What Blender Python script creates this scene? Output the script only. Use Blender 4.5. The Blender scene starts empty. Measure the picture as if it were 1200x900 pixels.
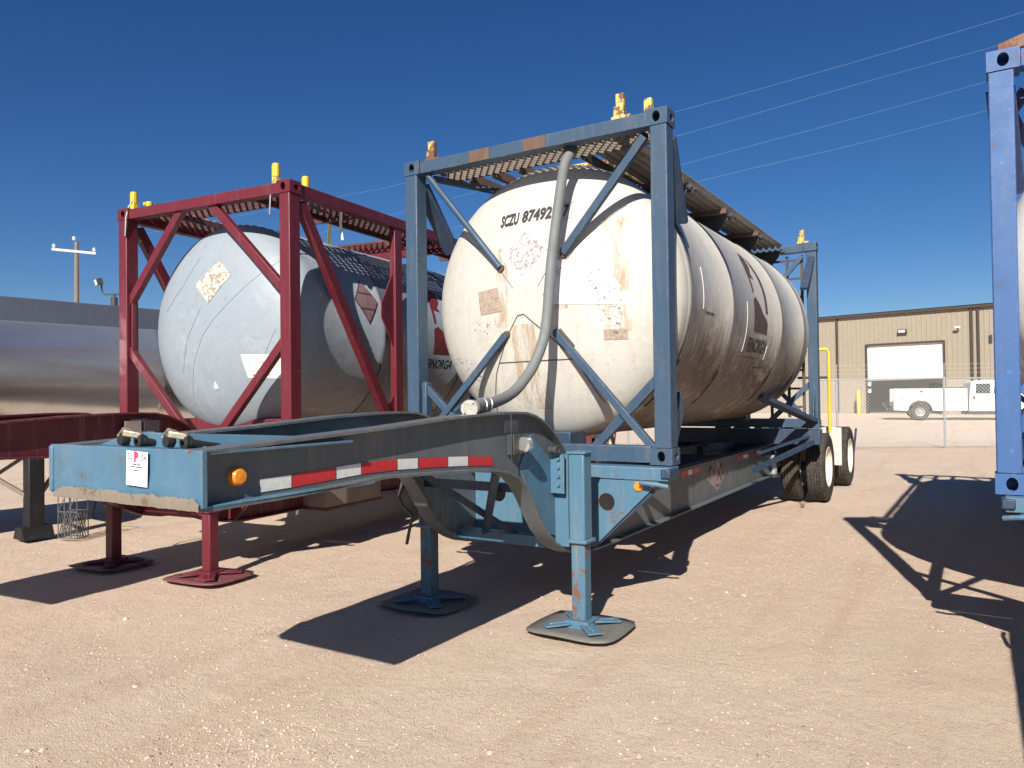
import bpy, bmesh, math, random
from math import sin, cos, pi, radians, sqrt, atan2
from mathutils import Vector, Matrix, noise
random.seed(7)
sc = bpy.context.scene
COL = sc.collection

# ------------------------------------------------------------------ camera
cd = bpy.data.cameras.new('camera'); cam = bpy.data.objects.new('camera', cd); COL.objects.link(cam)
RR, UU, FF = (.851181, .524714, -.012863), (.018535, -.005558, .999813), (-.524545, .85126, .014456)
cam.matrix_world = Matrix(((RR[0], UU[0], -FF[0], 1.86563), (RR[1], UU[1], -FF[1], -5.19769),
                           (RR[2], UU[2], -FF[2], 1.62126), (0, 0, 0, 1)))
cd.sensor_width = 36; cd.lens = 885.165/1200*36; cd.clip_start = .05; cd.clip_end = 3000
sc.camera = cam
# ------------------------------------------------------------------ light
SUN = Vector((.43637, -1.43725, 1)).normalized()
w = bpy.data.worlds.new("World"); sc.world = w; w.use_nodes = True
nt = w.node_tree; nt.nodes.clear()
sky = nt.nodes.new('ShaderNodeTexSky'); sky.sky_type = 'NISHITA'; sky.sun_disc = False
sky.sun_elevation = math.asin(SUN.z); sky.sun_rotation = atan2(SUN.x, SUN.y)
sky.altitude = 1000; sky.air_density = 1.0; sky.dust_density = .1; sky.ozone_density = 5.0
bgn = nt.nodes.new('ShaderNodeBackground'); bgn.inputs[1].default_value = .050
ow = nt.nodes.new('ShaderNodeOutputWorld')
hs = nt.nodes.new('ShaderNodeHueSaturation'); hs.inputs['Saturation'].default_value = 1.22; hs.inputs['Hue'].default_value = .508; nt.links.new(sky.outputs[0], hs.inputs['Color']); nt.links.new(hs.outputs[0], bgn.inputs[0]); nt.links.new(bgn.outputs[0], ow.inputs[0])
sd = bpy.data.lights.new('sun', 'SUN'); sd.energy = 5.0; sd.angle = radians(.5); sd.color = (1, .94, .86)
so = bpy.data.objects.new('sun', sd); COL.objects.link(so); so.rotation_euler = SUN.to_track_quat('Z', 'Y').to_euler()
so.location = (0, -10, 20)
sc.view_settings.view_transform = 'Standard'; sc.view_settings.look = 'None'
sc.view_settings.exposure = .62; sc.view_settings.gamma = 1; sc.view_settings.use_curve_mapping = False
try:
    sc.cycles.max_bounces = 8; sc.cycles.transparent_max_bounces = 16
except Exception: pass

# ------------------------------------------------------------------ materials
MATS = {}
def newmat(name):
    m = bpy.data.materials.new(name); m.use_nodes = True
    t = m.node_tree; b = t.nodes['Principled BSDF']; return m, t, b
class NT:
    def __init__(s, t, coord='Object'):
        s.t = t; s.tc = t.nodes.new('ShaderNodeTexCoord').outputs[coord]
    def n(s, ty, **k):
        x = s.t.nodes.new(ty)
        for a, v in k.items(): setattr(x, a, v)
        return x
    def l(s, a, b): s.t.links.new(a, b)
    def mapped(s, sc_=(1, 1, 1), loc=(0, 0, 0), rot=(0, 0, 0)):
        m = s.n('ShaderNodeMapping'); m.inputs['Scale'].default_value = sc_; m.inputs['Location'].default_value = loc
        m.inputs['Rotation'].default_value = rot; s.l(s.tc, m.inputs[0]); return m.outputs[0]
    def noise(s, scale, detail=4, rough=.6, vec=None, dist=0):
        x = s.n('ShaderNodeTexNoise'); x.inputs['Scale'].default_value = scale; x.inputs['Detail'].default_value = detail
        x.inputs['Roughness'].default_value = rough; x.inputs['Distortion'].default_value = dist
        s.l(vec if vec else s.tc, x.inputs['Vector']); return x.outputs['Fac']
    def ramp(s, fac, a, b, lo=0., hi=1.):
        r = s.n('ShaderNodeMapRange'); r.inputs[1].default_value = a; r.inputs[2].default_value = b
        r.inputs[3].default_value = lo; r.inputs[4].default_value = hi; s.l(fac, r.inputs[0]); return r.outputs[0]
    def mix(s, fac, a, b):
        m = s.n('ShaderNodeMix', data_type='RGBA')
        for sock, v in ((m.inputs[0], fac), (m.inputs[6], a), (m.inputs[7], b)):
            if isinstance(v, (int, float)): sock.default_value = v
            elif isinstance(v, tuple): sock.default_value = (*v, 1)
            else: s.l(v, sock)
        return m.outputs[2]
    def math(s, op, a, b=0.):
        m = s.n('ShaderNodeMath', operation=op)
        for i, v in enumerate((a, b)):
            if isinstance(v, (int, float)): m.inputs[i].default_value = v
            else: s.l(v, m.inputs[i])
        return m.outputs[0]
    def bump(s, h, strength, dist, bsdf):
        b = s.n('ShaderNodeBump'); b.inputs['Strength'].default_value = strength; b.inputs['Distance'].default_value = dist
        s.l(h, b.inputs['Height']); s.l(b.outputs[0], bsdf.inputs['Normal'])
def paint(name, col, rust=.3, fade=.25, dust=.25, rough=.5, metal=0., spec=.5, rustcol=(.115, .052, .03), edge=0.):
    if name in MATS: return MATS[name]
    m, t, b = newmat(name); N = NT(t)
    big = N.noise(1.3, 3); mid = N.noise(7, 6, .65); fine = N.noise(45, 5, .7)
    strk = N.noise(6, 5, .7, N.mapped((3, 3, .35)))
    c = N.mix(N.ramp(big, .35, .7, 0, fade), col, tuple(min(1, v*.9+.055) for v in col))
    c = N.mix(N.ramp(mid, .3, .75, 0, .35), c, tuple(v*.55 for v in col))
    c = N.mix(N.ramp(strk, .52, .75, 0, dust), c, (.25, .20, .155))
    scr = N.noise(26, 3, .5, N.mapped((1, .25, 1), rot=(.4, .2, .6)))
    c = N.mix(N.ramp(scr, .69, .72, 0, .45), c, tuple(min(1, v*1.2+.07) for v in col))
    rmask = N.ramp(N.math('ADD', N.math('MULTIPLY', mid, .6), N.math('MULTIPLY', fine, .4)), .655-.145*rust, .67-.14*rust, 0, 1) if rust > 0 else 0.
    c = N.mix(rmask, c, N.mix(fine, rustcol, tuple(v*1.7 for v in rustcol)))
    if edge:
        bv = N.n('ShaderNodeBevel', samples=3); bv.inputs['Radius'].default_value = .012
        ge = N.n('ShaderNodeNewGeometry'); dp = N.n('ShaderNodeVectorMath', operation='DOT_PRODUCT')
        N.l(bv.outputs[0], dp.inputs[0]); N.l(ge.outputs['Normal'], dp.inputs[1])
        em = N.math('MULTIPLY', N.ramp(dp.outputs['Value'], .985, .93), N.ramp(N.noise(19, 6, .8), .50, .56))
        c = N.mix(N.math('MULTIPLY', em, edge), c, N.mix(fine, (.20, .10, .055), tuple(min(1, v*1.5+.12) for v in col)))
    t.links.new(c, b.inputs['Base Color'])
    t.links.new(N.ramp(mid, .2, .8, rough-.12, min(1, rough+.2)), b.inputs['Roughness'])
    b.inputs['Metallic'].default_value = metal; b.inputs['Specular IOR Level'].default_value = spec
    N.bump(N.math('ADD', N.math('MULTIPLY', fine, .5), mid), .25, .004, b)
    MATS[name] = m; return m
def plain(name, col, rough=.6, metal=0., var=.15, scale=20, emit=0, bump=.1):
    if name in MATS: return MATS[name]
    m, t, b = newmat(name); N = NT(t)
    f = N.noise(scale, 5, .65)
    c = N.mix(N.ramp(f, .3, .7), tuple(v*(1-var) for v in col), tuple(min(1, v*(1+var)) for v in col))
    t.links.new(c, b.inputs['Base Color']); b.inputs['Roughness'].default_value = rough; b.inputs['Metallic'].default_value = metal
    if bump: N.bump(f, bump, .003, b)
    MATS[name] = m; return m

def tankmat(name, base, stain=(.62, .50, .30), grime=.8, grimez=-.25, brown=(.20, .145, .105), rough=.45, streak=.5, head=.5):
    """painted sheet-metal cladding: object z=0 at tank axis"""
    m, t, b = newmat(name); N = NT(t)
    sep = N.n('ShaderNodeSeparateXYZ'); N.l(N.tc, sep.inputs[0]); X, Y, Z = sep.outputs
    big = N.noise(1.1, 4); mid = N.noise(5, 6, .7); fine = N.noise(38, 6, .7)
    run = N.noise(5, 6, .7, N.mapped((1.6, 5, .22)))
    runh = N.noise(4, 6, .7, N.mapped((5, 1, .25)))
    c = N.mix(N.ramp(mid, .35, .75, 0, .25), base, tuple(v*.80 for v in base))
    c = N.mix(N.ramp(runh, .5, .72, 0, head), c, stain)
    c = N.mix(N.ramp(N.noise(9, 6, .8), .50, .62, 0, head*.5), c, tuple(v*.82 for v in base))
    c = N.mix(N.ramp(N.noise(2.2, 6, .75), .56, .66, 0, .5*head), c, tuple(v*.72 for v in stain))
    # grime low on the cylinder part only (road dirt), patchy and streaked
    cyl = N.ramp(Y, .42, .62)
    g = N.math('ADD', Z, N.math('MULTIPLY', N.math('SUBTRACT', run, .5), 1.1))
    g = N.ramp(g, grimez+.22, grimez-.25, 0, grime)
    g = N.math('MULTIPLY', g, cyl)
    c = N.mix(g, c, N.mix(fine, tuple(v*.75 for v in brown), tuple(v*1.3 for v in brown)))
    s = N.math('MULTIPLY', N.ramp(run, .53, .70, 0, streak), cyl)
    c = N.mix(s, c, (.22, .18, .15))
    ch = N.ramp(N.noise(16, 6, .75, N.mapped((1, .6, .6))), .635, .66, 0, .75)
    c = N.mix(N.math('MULTIPLY', ch, cyl), c, (.75, .73, .70))
    c = N.mix(N.ramp(N.noise(14, 8, .8), .56, .60, 0, .30), c, tuple(v*.62 for v in base))
    c = N.mix(N.ramp(N.noise(2.6, 7, .75, None, 1.5), .55, .60, 0, .35), c, tuple(min(1, v*1.15+.03) for v in base))
    ch2 = N.ramp(N.noise(55, 4, .6), .69, .72, 0, .75)
    c = N.mix(ch2, c, (.12, .09, .07))
    t.links.new(c, b.inputs['Base Color']); t.links.new(N.ramp(mid, .2, .8, rough-.1, rough+.2), b.inputs['Roughness'])
    N.bump(N.math('ADD', N.math('MULTIPLY', fine, .2), N.noise(3.2, 2)), .3, .02, b)
    MATS[name] = m; return m

def residue(name, col, cut=.5, scale=14, col2=None, mp=None, soft=.02, top=1.):
    """flaking leftover of a removed placard: noise-cut edges"""
    m, t, b = newmat(name); N = NT(t)
    f = N.noise(scale, 6, .75, N.mapped(mp) if mp else None); g = N.noise(scale*2.3, 4, .6)
    c = N.mix(N.ramp(g, .4, .6), col, col2 or tuple(v*.5 for v in col))
    t.links.new(c, b.inputs['Base Color']); b.inputs['Roughness'].default_value = .8
    t.links.new(N.ramp(f, cut-soft, cut+soft, 0, top), b.inputs['Alpha'])
    MATS[name] = m; return m

BLUE = paint('slate_blue_paint', (.029, .068, .120), edge=.8, rust=.15, fade=.3, dust=.2)
BLUE_D = paint('dark_blue_paint', (.022, .045, .085), rust=.15, fade=.2, dust=.2)
SKYB = paint('light_blue_paint', (.062, .158, .240), edge=.8, rust=.36, fade=.5, dust=.35)
SKYBG = paint('weathered_blue_grey_paint', (.092, .112, .122), edge=.8, rust=.12, fade=.45, dust=.5)
RED = paint('maroon_paint', (.125, .009, .019), edge=.25, rust=.0, fade=.12, dust=.12, rough=.45)
RED2 = paint('dusty_maroon_paint', (.105, .011, .019), rust=.0, fade=.25, dust=.45, rough=.5)
ROYAL = paint('royal_blue_paint', (.034, .105, .275), edge=.8, rust=.2, fade=.25, dust=.12)
YEL = paint('yellow_paint', (.75, .52, .03), rust=.05, fade=.1, dust=.1)
YELR = paint('rusty_yellow_paint', (.62, .47, .13), rust=1.25, fade=.2, dust=.3)
RUST = paint('rusty_brown_steel', (.12, .07, .045), rust=.5, dust=.3, rough=.8)
RUSTP = paint('rusted_leg_steel', (.06, .15, .22), rust=.85, dust=.75, rough=.8)
GALV = paint('grip_plank_steel', (.21, .175, .14), rust=.3, dust=.4, rough=.6)
DARK = paint('dark_steel', (.045, .045, .05), rust=.2, dust=.3)
STEEL = plain('galvanised_steel', (.42, .43, .44), .45, .6)
WHITEP = plain('white_paint', (.78, .78, .76), .45, 0, .05)
BLACK = plain('black_rubber', (.018, .018, .018), .55, 0, .2)
AMBER = plain('amber_lens', (.75, .25, .02), .25, 0, .1, 60)
TAPER = plain('red_reflective_tape', (.50, .03, .035), .35, 0, .15, 40)
TAPEW = plain('white_reflective_tape', (.66, .66, .62), .35, 0, .12, 40)
PAPER = plain('white_paper', (.85, .86, .86), .7, 0, .02)
INK = plain('black_ink', (.03, .03, .035), .7, 0, .2)
PINK = plain('red_ink', (.75, .04, .12), .7, 0, .1)
CHROME = plain('lamp_glass', (.75, .74, .68), .15, .8, .15, 60)
SEAM = plain('dark_seam_sealant', (.055, .05, .048), .8, 0, .3)
HOSEM = paint('grey_rubber_hose', (.16, .175, .175), rust=0, fade=.3, dust=.35, rough=.65)
MUD = paint('dried_mud_grease', (.20, .165, .125), rust=.75, fade=.5, dust=.6, rough=.9, rustcol=(.10, .07, .05))

def ground_material():
    m, t, b = newmat('sandy_gravel_ground'); N = NT(t)
    big = N.noise(.12, 4); med = N.noise(.9, 6, .65); fine = N.noise(22, 6, .75); gr = N.noise(110, 4, .7)
    c = N.mix(N.ramp(big, .35, .65), (.67, .51, .385), (.72, .57, .435))
    c = N.mix(N.ramp(med, .42, .68, 0, .55), c, (.62, .45, .325))
    c = N.mix(N.ramp(fine, .5, .75, 0, .5), c, (.70, .56, .43))
    c = N.mix(N.ramp(fine, .46, .30, 0, .35), c, (.50, .345, .24))
    v = N.n('ShaderNodeTexVoronoi'); v.inputs['Scale'].default_value = 42; N.l(N.tc, v.inputs['Vector'])
    peb = N.math('MULTIPLY', N.ramp(v.outputs['Distance'], .28, .22), N.ramp(N.noise(9, 4), .52, .62))
    c2 = N.mix(.85, v.outputs['Color'], (.62, .49, .37)); c = N.mix(N.math('MULTIPLY', peb, .75), c, c2)
    v2 = N.n('ShaderNodeTexVoronoi'); v2.inputs['Scale'].default_value = 120; N.l(N.tc, v2.inputs['Vector'])
    sp = N.n('ShaderNodeSeparateColor'); N.l(v2.outputs['Color'], sp.inputs[0]); near = N.ramp(v2.outputs['Distance'], .42, .30)
    c = N.mix(N.math('MULTIPLY', near, N.ramp(sp.outputs[0], .86, .90, 0, .8)), c, (.80, .72, .60))
    c = N.mix(N.math('MULTIPLY', near, N.ramp(sp.outputs[1], .90, .93, 0, .85)), c, (.22, .14, .10))
    g2 = N.noise(170, 3, .8); g3 = N.noise(75, 5, .8)
    c = N.mix(N.ramp(g2, .54, .66, 0, .60), c, (.86, .74, .60)); c = N.mix(N.ramp(g2, .44, .34, 0, .60), c, (.38, .25, .17))
    c = N.mix(N.ramp(g3, .58, .64, 0, .40), c, (.80, .66, .52)); c = N.mix(N.ramp(g3, .40, .34, 0, .45), c, (.42, .285, .20))
    # worn wheel tracks running with the rows
    trk = N.noise(2.2, 4, .6, N.mapped((1.2, .10, 1), rot=(0, 0, .5)))
    c = N.mix(N.ramp(trk, .52, .66, 0, .38), c, (.56, .385, .275))
    t.links.new(c, b.inputs['Base Color']); b.inputs['Roughness'].default_value = .95; b.inputs['Specular IOR Level'].default_value = .15
    h = N.math('ADD', N.math('MULTIPLY', fine, 1.0), N.math('MULTIPLY', gr, .8)); h = N.math('ADD', h, N.math('MULTIPLY', peb, .8))
    h = N.math('ADD', h, N.math('MULTIPLY', N.noise(5, 5, .6), 1.6)); h = N.math('ADD', h, N.math('MULTIPLY', g2, .5))
    N.bump(h, .75, .022, b)
    return m
GROUND = ground_material()

# ------------------------------------------------------------------ mesh builder
def tag(o, label=None, cat=None, group=None, kind=None):
    if label: o['label'] = label
    if cat: o['category'] = cat
    if group: o['group'] = group
    if kind: o['kind'] = kind
    return o
def empty(name, loc, rz=0, scale=None):
    o = bpy.data.objects.new(name, None); COL.objects.link(o); o.location = loc; o.rotation_euler = (0, 0, rz)
    o.empty_display_size = .3
    if scale: o.scale = scale
    return o
class MB:
    def __init__(s): s.v = []; s.f = []
    def add(s, vs, fs):
        k = len(s.v); s.v += [tuple(p) for p in vs]; s.f += [tuple(i+k for i in f) for f in fs]; return s
    def box(s, x0, x1, y0, y1, z0, z1):
        x0, x1 = sorted((x0, x1)); y0, y1 = sorted((y0, y1)); z0, z1 = sorted((z0, z1))
        return s.add([(x0, y0, z0), (x1, y0, z0), (x1, y1, z0), (x0, y1, z0), (x0, y0, z1), (x1, y0, z1), (x1, y1, z1), (x0, y1, z1)],
                     [(0, 3, 2, 1), (4, 5, 6, 7), (0, 1, 5, 4), (1, 2, 6, 5), (2, 3, 7, 6), (3, 0, 4, 7)])
    def bar(s, a, b, w_, h_, up=(0, 0, 1)):
        a = Vector(a); b = Vector(b); d = (b-a).normalized(); u = Vector(up)
        if abs(d.dot(u)) > .97: u = Vector((0, 1, 0))
        x = d.cross(u).normalized()*w_/2; z = x.cross(d).normalized()*h_/2
        vs = [a-x-z, a+x-z, a+x+z, a-x+z, b-x-z, b+x-z, b+x+z, b-x+z]
        return s.add(vs, [(0, 1, 2, 3), (7, 6, 5, 4), (0, 4, 5, 1), (1, 5, 6, 2), (2, 6, 7, 3), (3, 7, 4, 0)])
    def tube(s, pts, r, n=10, caps=True):
        P = [Vector(p) for p in pts]; rs = r if isinstance(r, (list, tuple)) else [r]*len(P)
        vs = []; prev = None
        for i, p in enumerate(P):
            d = (P[min(i+1, len(P)-1)]-P[max(i-1, 0)]).normalized()
            if prev is None: x = d.orthogonal().normalized()
            else: x = (prev-d*prev.dot(d)).normalized()
            prev = x; y = d.cross(x)
            vs += [p+(x*cos(2*pi*k/n)+y*sin(2*pi*k/n))*rs[i] for k in range(n)]
        fs = [(i*n+k, i*n+(k+1) % n, (i+1)*n+(k+1) % n, (i+1)*n+k) for i in range(len(P)-1) for k in range(n)]
        if caps: fs += [tuple(range(n)), tuple((len(P)-1)*n+k for k in range(n))]
        return s.add(vs, fs)
    def lathe(s, prof, n=48, origin=(0, 0, 0), axis='Y', a0=0, a1=2*pi):
        """prof: (r, t) along axis"""
        full = abs(a1-a0-2*pi) < 1e-6; m = n if full else n+1; o = Vector(origin); vs = []; 
        for (r, t) in prof:
            for k in range(m):
                a = a0+(a1-a0)*k/n; c, q = r*cos(a), r*sin(a)
                vs.append(o+Vector((c, t, q) if axis == 'Y' else (t, c, q) if axis == 'X' else (c, q, t)))
        fs = []
        for i in range(len(prof)-1):
            for k in range(n):
                k2 = (k+1) % m; fs.append((i*m+k, i*m+k2, (i+1)*m+k2, (i+1)*m+k))
        return s.add(vs, fs)
    def prism(s, poly, axis, a, b):
        """poly 2D in the other two axes (x,y,z order)"""
        def P(p, t): return (t, p[0], p[1]) if axis == 'X' else (p[0], t, p[1]) if axis == 'Y' else (p[0], p[1], t)
        n = len(poly)
        return s.add([P(p, a) for p in poly]+[P(p, b) for p in poly],
                     [tuple(range(n)), tuple(range(2*n-1, n-1, -1))]+[(i, i+n, (i+1) % n+n, (i+1) % n) for i in range(n)])
    def holed(s, poly, c, rx, ry, axis, a, b, n=20, depth=None):
        """plate with an oval hole; convex poly; depth = length of the hole's wall if closed behind"""
        def P(p, t): return (t, p[0], p[1]) if axis == 'X' else (p[0], t, p[1]) if axis == 'Y' else (p[0], p[1], t)
        ang = [2*pi*k/n for k in range(n)]+[atan2(p[1]-c[1], p[0]-c[0]) % (2*pi) for p in poly]
        ang = sorted(set(round(x, 5) for x in ang)); O = []; I = []
        for t in ang:
            dx, dy = cos(t), sin(t); best = 1e9
            for i in range(len(poly)):
                p, q_ = poly[i], poly[(i+1) % len(poly)]
                ex, ey = q_[0]-p[0], q_[1]-p[1]; den = dx*ey-dy*ex
                if abs(den) < 1e-9: continue
                u = ((p[0]-c[0])*ey-(p[1]-c[1])*ex)/den; v_ = ((p[0]-c[0])*dy-(p[1]-c[1])*dx)/den
                if u > 0 and -1e-4 <= v_ <= 1.0001: best = min(best, u)
            O.append((c[0]+dx*best, c[1]+dy*best)); I.append((c[0]+dx*rx, c[1]+dy*ry))
        n = len(ang); vs = [P(p, a) for p in O]+[P(p, a) for p in I]+[P(p, b) for p in O]+[P(p, b) for p in I]
        fs = []
        for i in range(n):
            j = (i+1) % n
            fs += [(i, j, n+j, n+i), (2*n+j, 2*n+i, 3*n+i, 3*n+j), (i, 2*n+i, 2*n+j, j), (n+j, 3*n+j, 3*n+i, n+i)]
        return s.add(vs, fs)
    def ribbon(s, pts, x0, x1, th):
        """strip along (y,z) points, across x0..x1"""
        n = len(pts); N_ = []
        for i in range(n):
            a, b = pts[max(i-1, 0)], pts[min(i+1, n-1)]; d = Vector((b[0]-a[0], b[1]-a[1])).normalized(); N_.append((-d.y, d.x))
        vs = []
        for (y, z), (ny, nz) in zip(pts, N_):
            vs += [(x0, y, z), (x1, y, z), (x1, y+ny*th, z+nz*th), (x0, y+ny*th, z+nz*th)]
        fs = [(0, 1, 2, 3), (4*n-1, 4*n-2, 4*n-3, 4*n-4)]
        for i in range(n-1):
            for k in range(4): fs.append((i*4+k, i*4+(k+1) % 4, i*4+4+(k+1) % 4, i*4+4+k))
        return s.add(vs, fs)
    def build(s, name, mat, parent=None, bevel=0., smooth=True, loc=None, ang=38, recalc=True, mod=None):
        me = bpy.data.meshes.new(name); me.from_pydata(s.v, [], s.f)
        bm = bmesh.new(); bm.from_mesh(me)
        if recalc: bmesh.ops.recalc_face_normals(bm, faces=bm.faces)
        for f in bm.faces: f.smooth = smooth
        if smooth:
            for e in bm.edges:
                e.smooth = not (len(e.link_faces) == 2 and e.calc_face_angle(0) > radians(ang))
        bm.to_mesh(me); bm.free()
        me.materials.append(mat)
        o = bpy.data.objects.new(name, me); COL.objects.link(o)
        if parent: o.parent = parent
        if loc: o.location = loc
        if bevel:
            b = o.modifiers.new('bevel', 'BEVEL'); b.width = bevel; b.segments = 2; b.limit_method = 'ANGLE'; b.angle_limit = radians(50)
        return o
def text_mesh(txt, size, shear=0., sx=1., bold=0.):
    c = bpy.data.curves.new('t', 'FONT'); c.body = txt; c.size = size; c.shear = shear; c.offset = bold; c.resolution_u = 3
    o = bpy.data.objects.new('t', c); COL.objects.link(o)
    dg = bpy.context.evaluated_depsgraph_get(); me = bpy.data.meshes.new_from_object(o.evaluated_get(dg))
    bpy.data.objects.remove(o)
    bm = bmesh.new(); bm.from_mesh(me); bmesh.ops.triangulate(bm, faces=bm.faces)
    for _ in range(2):
        L = size*.25; es = [e for e in bm.edges if e.calc_length() > L]
        if es: bmesh.ops.subdivide_edges(bm, edges=es, cuts=1); bmesh.ops.triangulate(bm, faces=bm.faces)
    vs = [(v.co.x*sx, v.co.y) for v in bm.verts]; fs = [tuple(v.index for v in f.verts) for f in bm.faces]
    bm.free(); return vs, fs
def flat_text(txt, size, mat, parent, name, f, **k):
    vs, fs = text_mesh(txt, size, **k); mb = MB(); mb.add([f(u, v) for u, v in vs], fs)
    return mb.build(name, mat, parent, smooth=False, recalc=False)
def copy_tree(o, parent=None):
    c = o.copy(); COL.objects.link(c); c.parent = parent
    for ch in list(o.children): copy_tree(ch, c)
    return c

# ------------------------------------------------------------------ ground
def make_ground():
    import numpy as np
    def axis(c, n, near, far):
        t = np.linspace(-1, 1, n); k = math.asinh(far/near); return c+near*np.sinh(k*t)
    xs = axis(0., 300, 1.5, 900); ys = axis(-1.5, 300, 1.5, 900)
    V = []
    for y in ys:
        for x in xs:
            r = math.hypot(x, y+1.5)
            z = 0
            for (px_, py_) in ((-.49, -.52), (-1.81, -.52)):
                dd = math.hypot(x-px_, y-py_); z += .016*math.exp(-((dd-.40)/.10)**2)
            for (a0_, a1_, off_) in ((3.9, .06, 0), (3.9, .06, 1.75), (-2.6, .30, 0)):
                xr = a0_-off_+a1_*y+.25*sin(y*.25+off_); q_ = (x-xr)/.13
                if abs(q_) < 3: z += .012*(math.exp(-((abs(q_)-1.4)/.45)**2)*.6-math.exp(-q_*q_))
            if r < 60:
                a = min(1, 12/(r+1))
                z += (noise.noise(Vector((x*.7, y*.7, 0)))*.022+noise.noise(Vector((x*3, y*3, 5)))*.008+noise.noise(Vector((x*9, y*9, 9)))*.004*a)-.012
            V.append((x, y, z))
    n = 300
    F = [(j*n+i, j*n+i+1, (j+1)*n+i+1, (j+1)*n+i) for j in range(n-1) for i in range(n-1)]
    mb = MB(); mb.v = V; mb.f = F
    o = mb.build('ground', GROUND, ang=80); tag(o, kind='structure')
    # loose stones
    mb = MB(); ico = [(0, 0, 1), (.9, 0, .45), (.28, .85, .45), (-.72, .53, .45), (-.72, -.53, .45), (.28, -.85, .45), (.72, .53, -.3), (-.28, .85, -.3), (-.9, 0, -.3), (-.28, -.85, -.3), (.72, -.53, -.3)]
    fi = [(0, 1, 2), (0, 2, 3), (0, 3, 4), (0, 4, 5), (0, 5, 1), (1, 6, 2), (2, 6, 7), (2, 7, 3), (3, 7, 8), (3, 8, 4), (4, 8, 9), (4, 9, 5), (5, 9, 10), (5, 10, 1), (1, 10, 6)]
    cx, cy = 1.87, -5.2
    for i in range(17000):
        d = 1.6+abs(random.gauss(0, 1))*5.5+random.random()*2; a = radians(31.6+90)+radians(random.uniform(-42, 42))
        x, y = cx+d*cos(a), cy+d*sin(a)
        cl = noise.noise(Vector((x*.8, y*.8, 3)))
        if cl < -.05 and random.random() < .75: continue
        s = .0022+.0040*random.random()**3
        if random.random() < .03: s *= 1.7+1.2*random.random()
        sx, sy, sz = s*random.uniform(.7, 1.4), s*random.uniform(.7, 1.4), s*random.uniform(.5, .9); r_ = random.random()*6
        z = noise.noise(Vector((x*.7, y*.7, 0)))*.022+noise.noise(Vector((x*3, y*3, 5)))*.008+noise.noise(Vector((x*9, y*9, 9)))*.004-.012
        mb.add([(x+(p[0]*cos(r_)-p[1]*sin(r_))*sx, y+(p[0]*sin(r_)+p[1]*cos(r_))*sy, z+p[2]*sz) for p in ico], fi)
    for (ax, ay, sg, cnt) in ((-1.0, -3.0, .38, 1300), (.6, -3.3, .3, 260), (1.2, -2.0, .4, 260), (2.2, -2.2, .35, 220), (-2.6, -1.9, .6, 500), (1.0, 2.5, .8, 300)):
        for i in range(cnt):
            x, y = random.gauss(ax, sg), random.gauss(ay, sg); s = .003+.006*random.random()**3
            if random.random() < .012: s *= 2.2
            sx, sy, sz = s*random.uniform(.7, 1.4), s*random.uniform(.7, 1.4), s*random.uniform(.6, 1.); r_ = random.random()*6
            z = noise.noise(Vector((x*.7, y*.7, 0)))*.022+noise.noise(Vector((x*3, y*3, 5)))*.008+noise.noise(Vector((x*9, y*9, 9)))*.004-.011
            mb.add([(x+(p[0]*cos(r_)-p[1]*sin(r_))*sx, y+(p[0]*sin(r_)+p[1]*cos(r_))*sy, z+p[2]*sz) for p in ico], fi)
    m, t, b = newmat('loose_pebbles'); N = NT(t)
    f = N.noise(8, 2); c = N.mix(N.ramp(f, .35, .65), (.68, .53, .41), (.46, .33, .23)); c = N.mix(N.ramp(N.noise(31, 2), .60, .66), c, (.66, .60, .52)); c = N.mix(N.ramp(N.noise(37, 2), .40, .36), c, (.16, .11, .085))
    t.links.new(c, b.inputs['Base Color']); b.inputs['Roughness'].default_value = .9
    o = mb.build('gravel', m, smooth=False, recalc=False); tag(o, 'small loose stones scattered over the sandy yard', 'gravel', kind='stuff')
make_ground()

# ------------------------------------------------------------------ ISO tank container
# local frame: origin at base centre (x), front face y=0, base z=0.  z_world = z + H
HC = 2.591; L = 6.058; HW = 1.219
def casting(name, sx, front, top, mat, root):
    mb = MB(); w_, h_ = .168, .12
    x1 = sx*HW; x0 = sx*(HW-w_); xa, xb = sorted((x0, x1))
    y0, y1 = (0, w_) if front else (L-w_, L); z0 = HC-h_ if top else 0; z1 = z0+h_
    t = .03; cx, cy, cz = (xa+xb)/2, (y0+y1)/2, (z0+z1)/2
    # outer end plate with hole, outer side plate with hole, remaining as a solid core
    ye, yi = (y0, y0+t) if front else (y1, y1-t)
    mb.holed([(xa, z0), (xb, z0), (xb, z1), (xa, z1)], (cx, cz), .03, .04, 'Y', ye, yi)
    xe, xi = (x1, x1-sx*t)
    yy = sorted((yi, y1 if front else y0))
    mb.holed([(yy[0], z0), (yy[1], z0), (yy[1], z1), (yy[0], z1)], (sum(yy)/2, cz), .035, .026, 'X', xe, xi)
    mb.box(x0, x0+sx*.02, yy[0], yy[1], z0, z1)
    mb.box(x0+sx*.02, xi, yy[0], yy[1], z0, z0+.02); mb.box(x0+sx*.02, xi, yy[0], yy[1], z1-.02, z1)
    far = y1 if front else y0
    mb.box(x0+sx*.02, xi, far, far+(-.02 if front else .02), z0+.02, z1-.02)
    return mb.build(name, mat, root, bevel=.004)
def head_y(r, R, D=.46, y0=.10):
    q = min(1, r/R); return y0+D*(1-(1-q**2.2)**(1/2.2))
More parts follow.
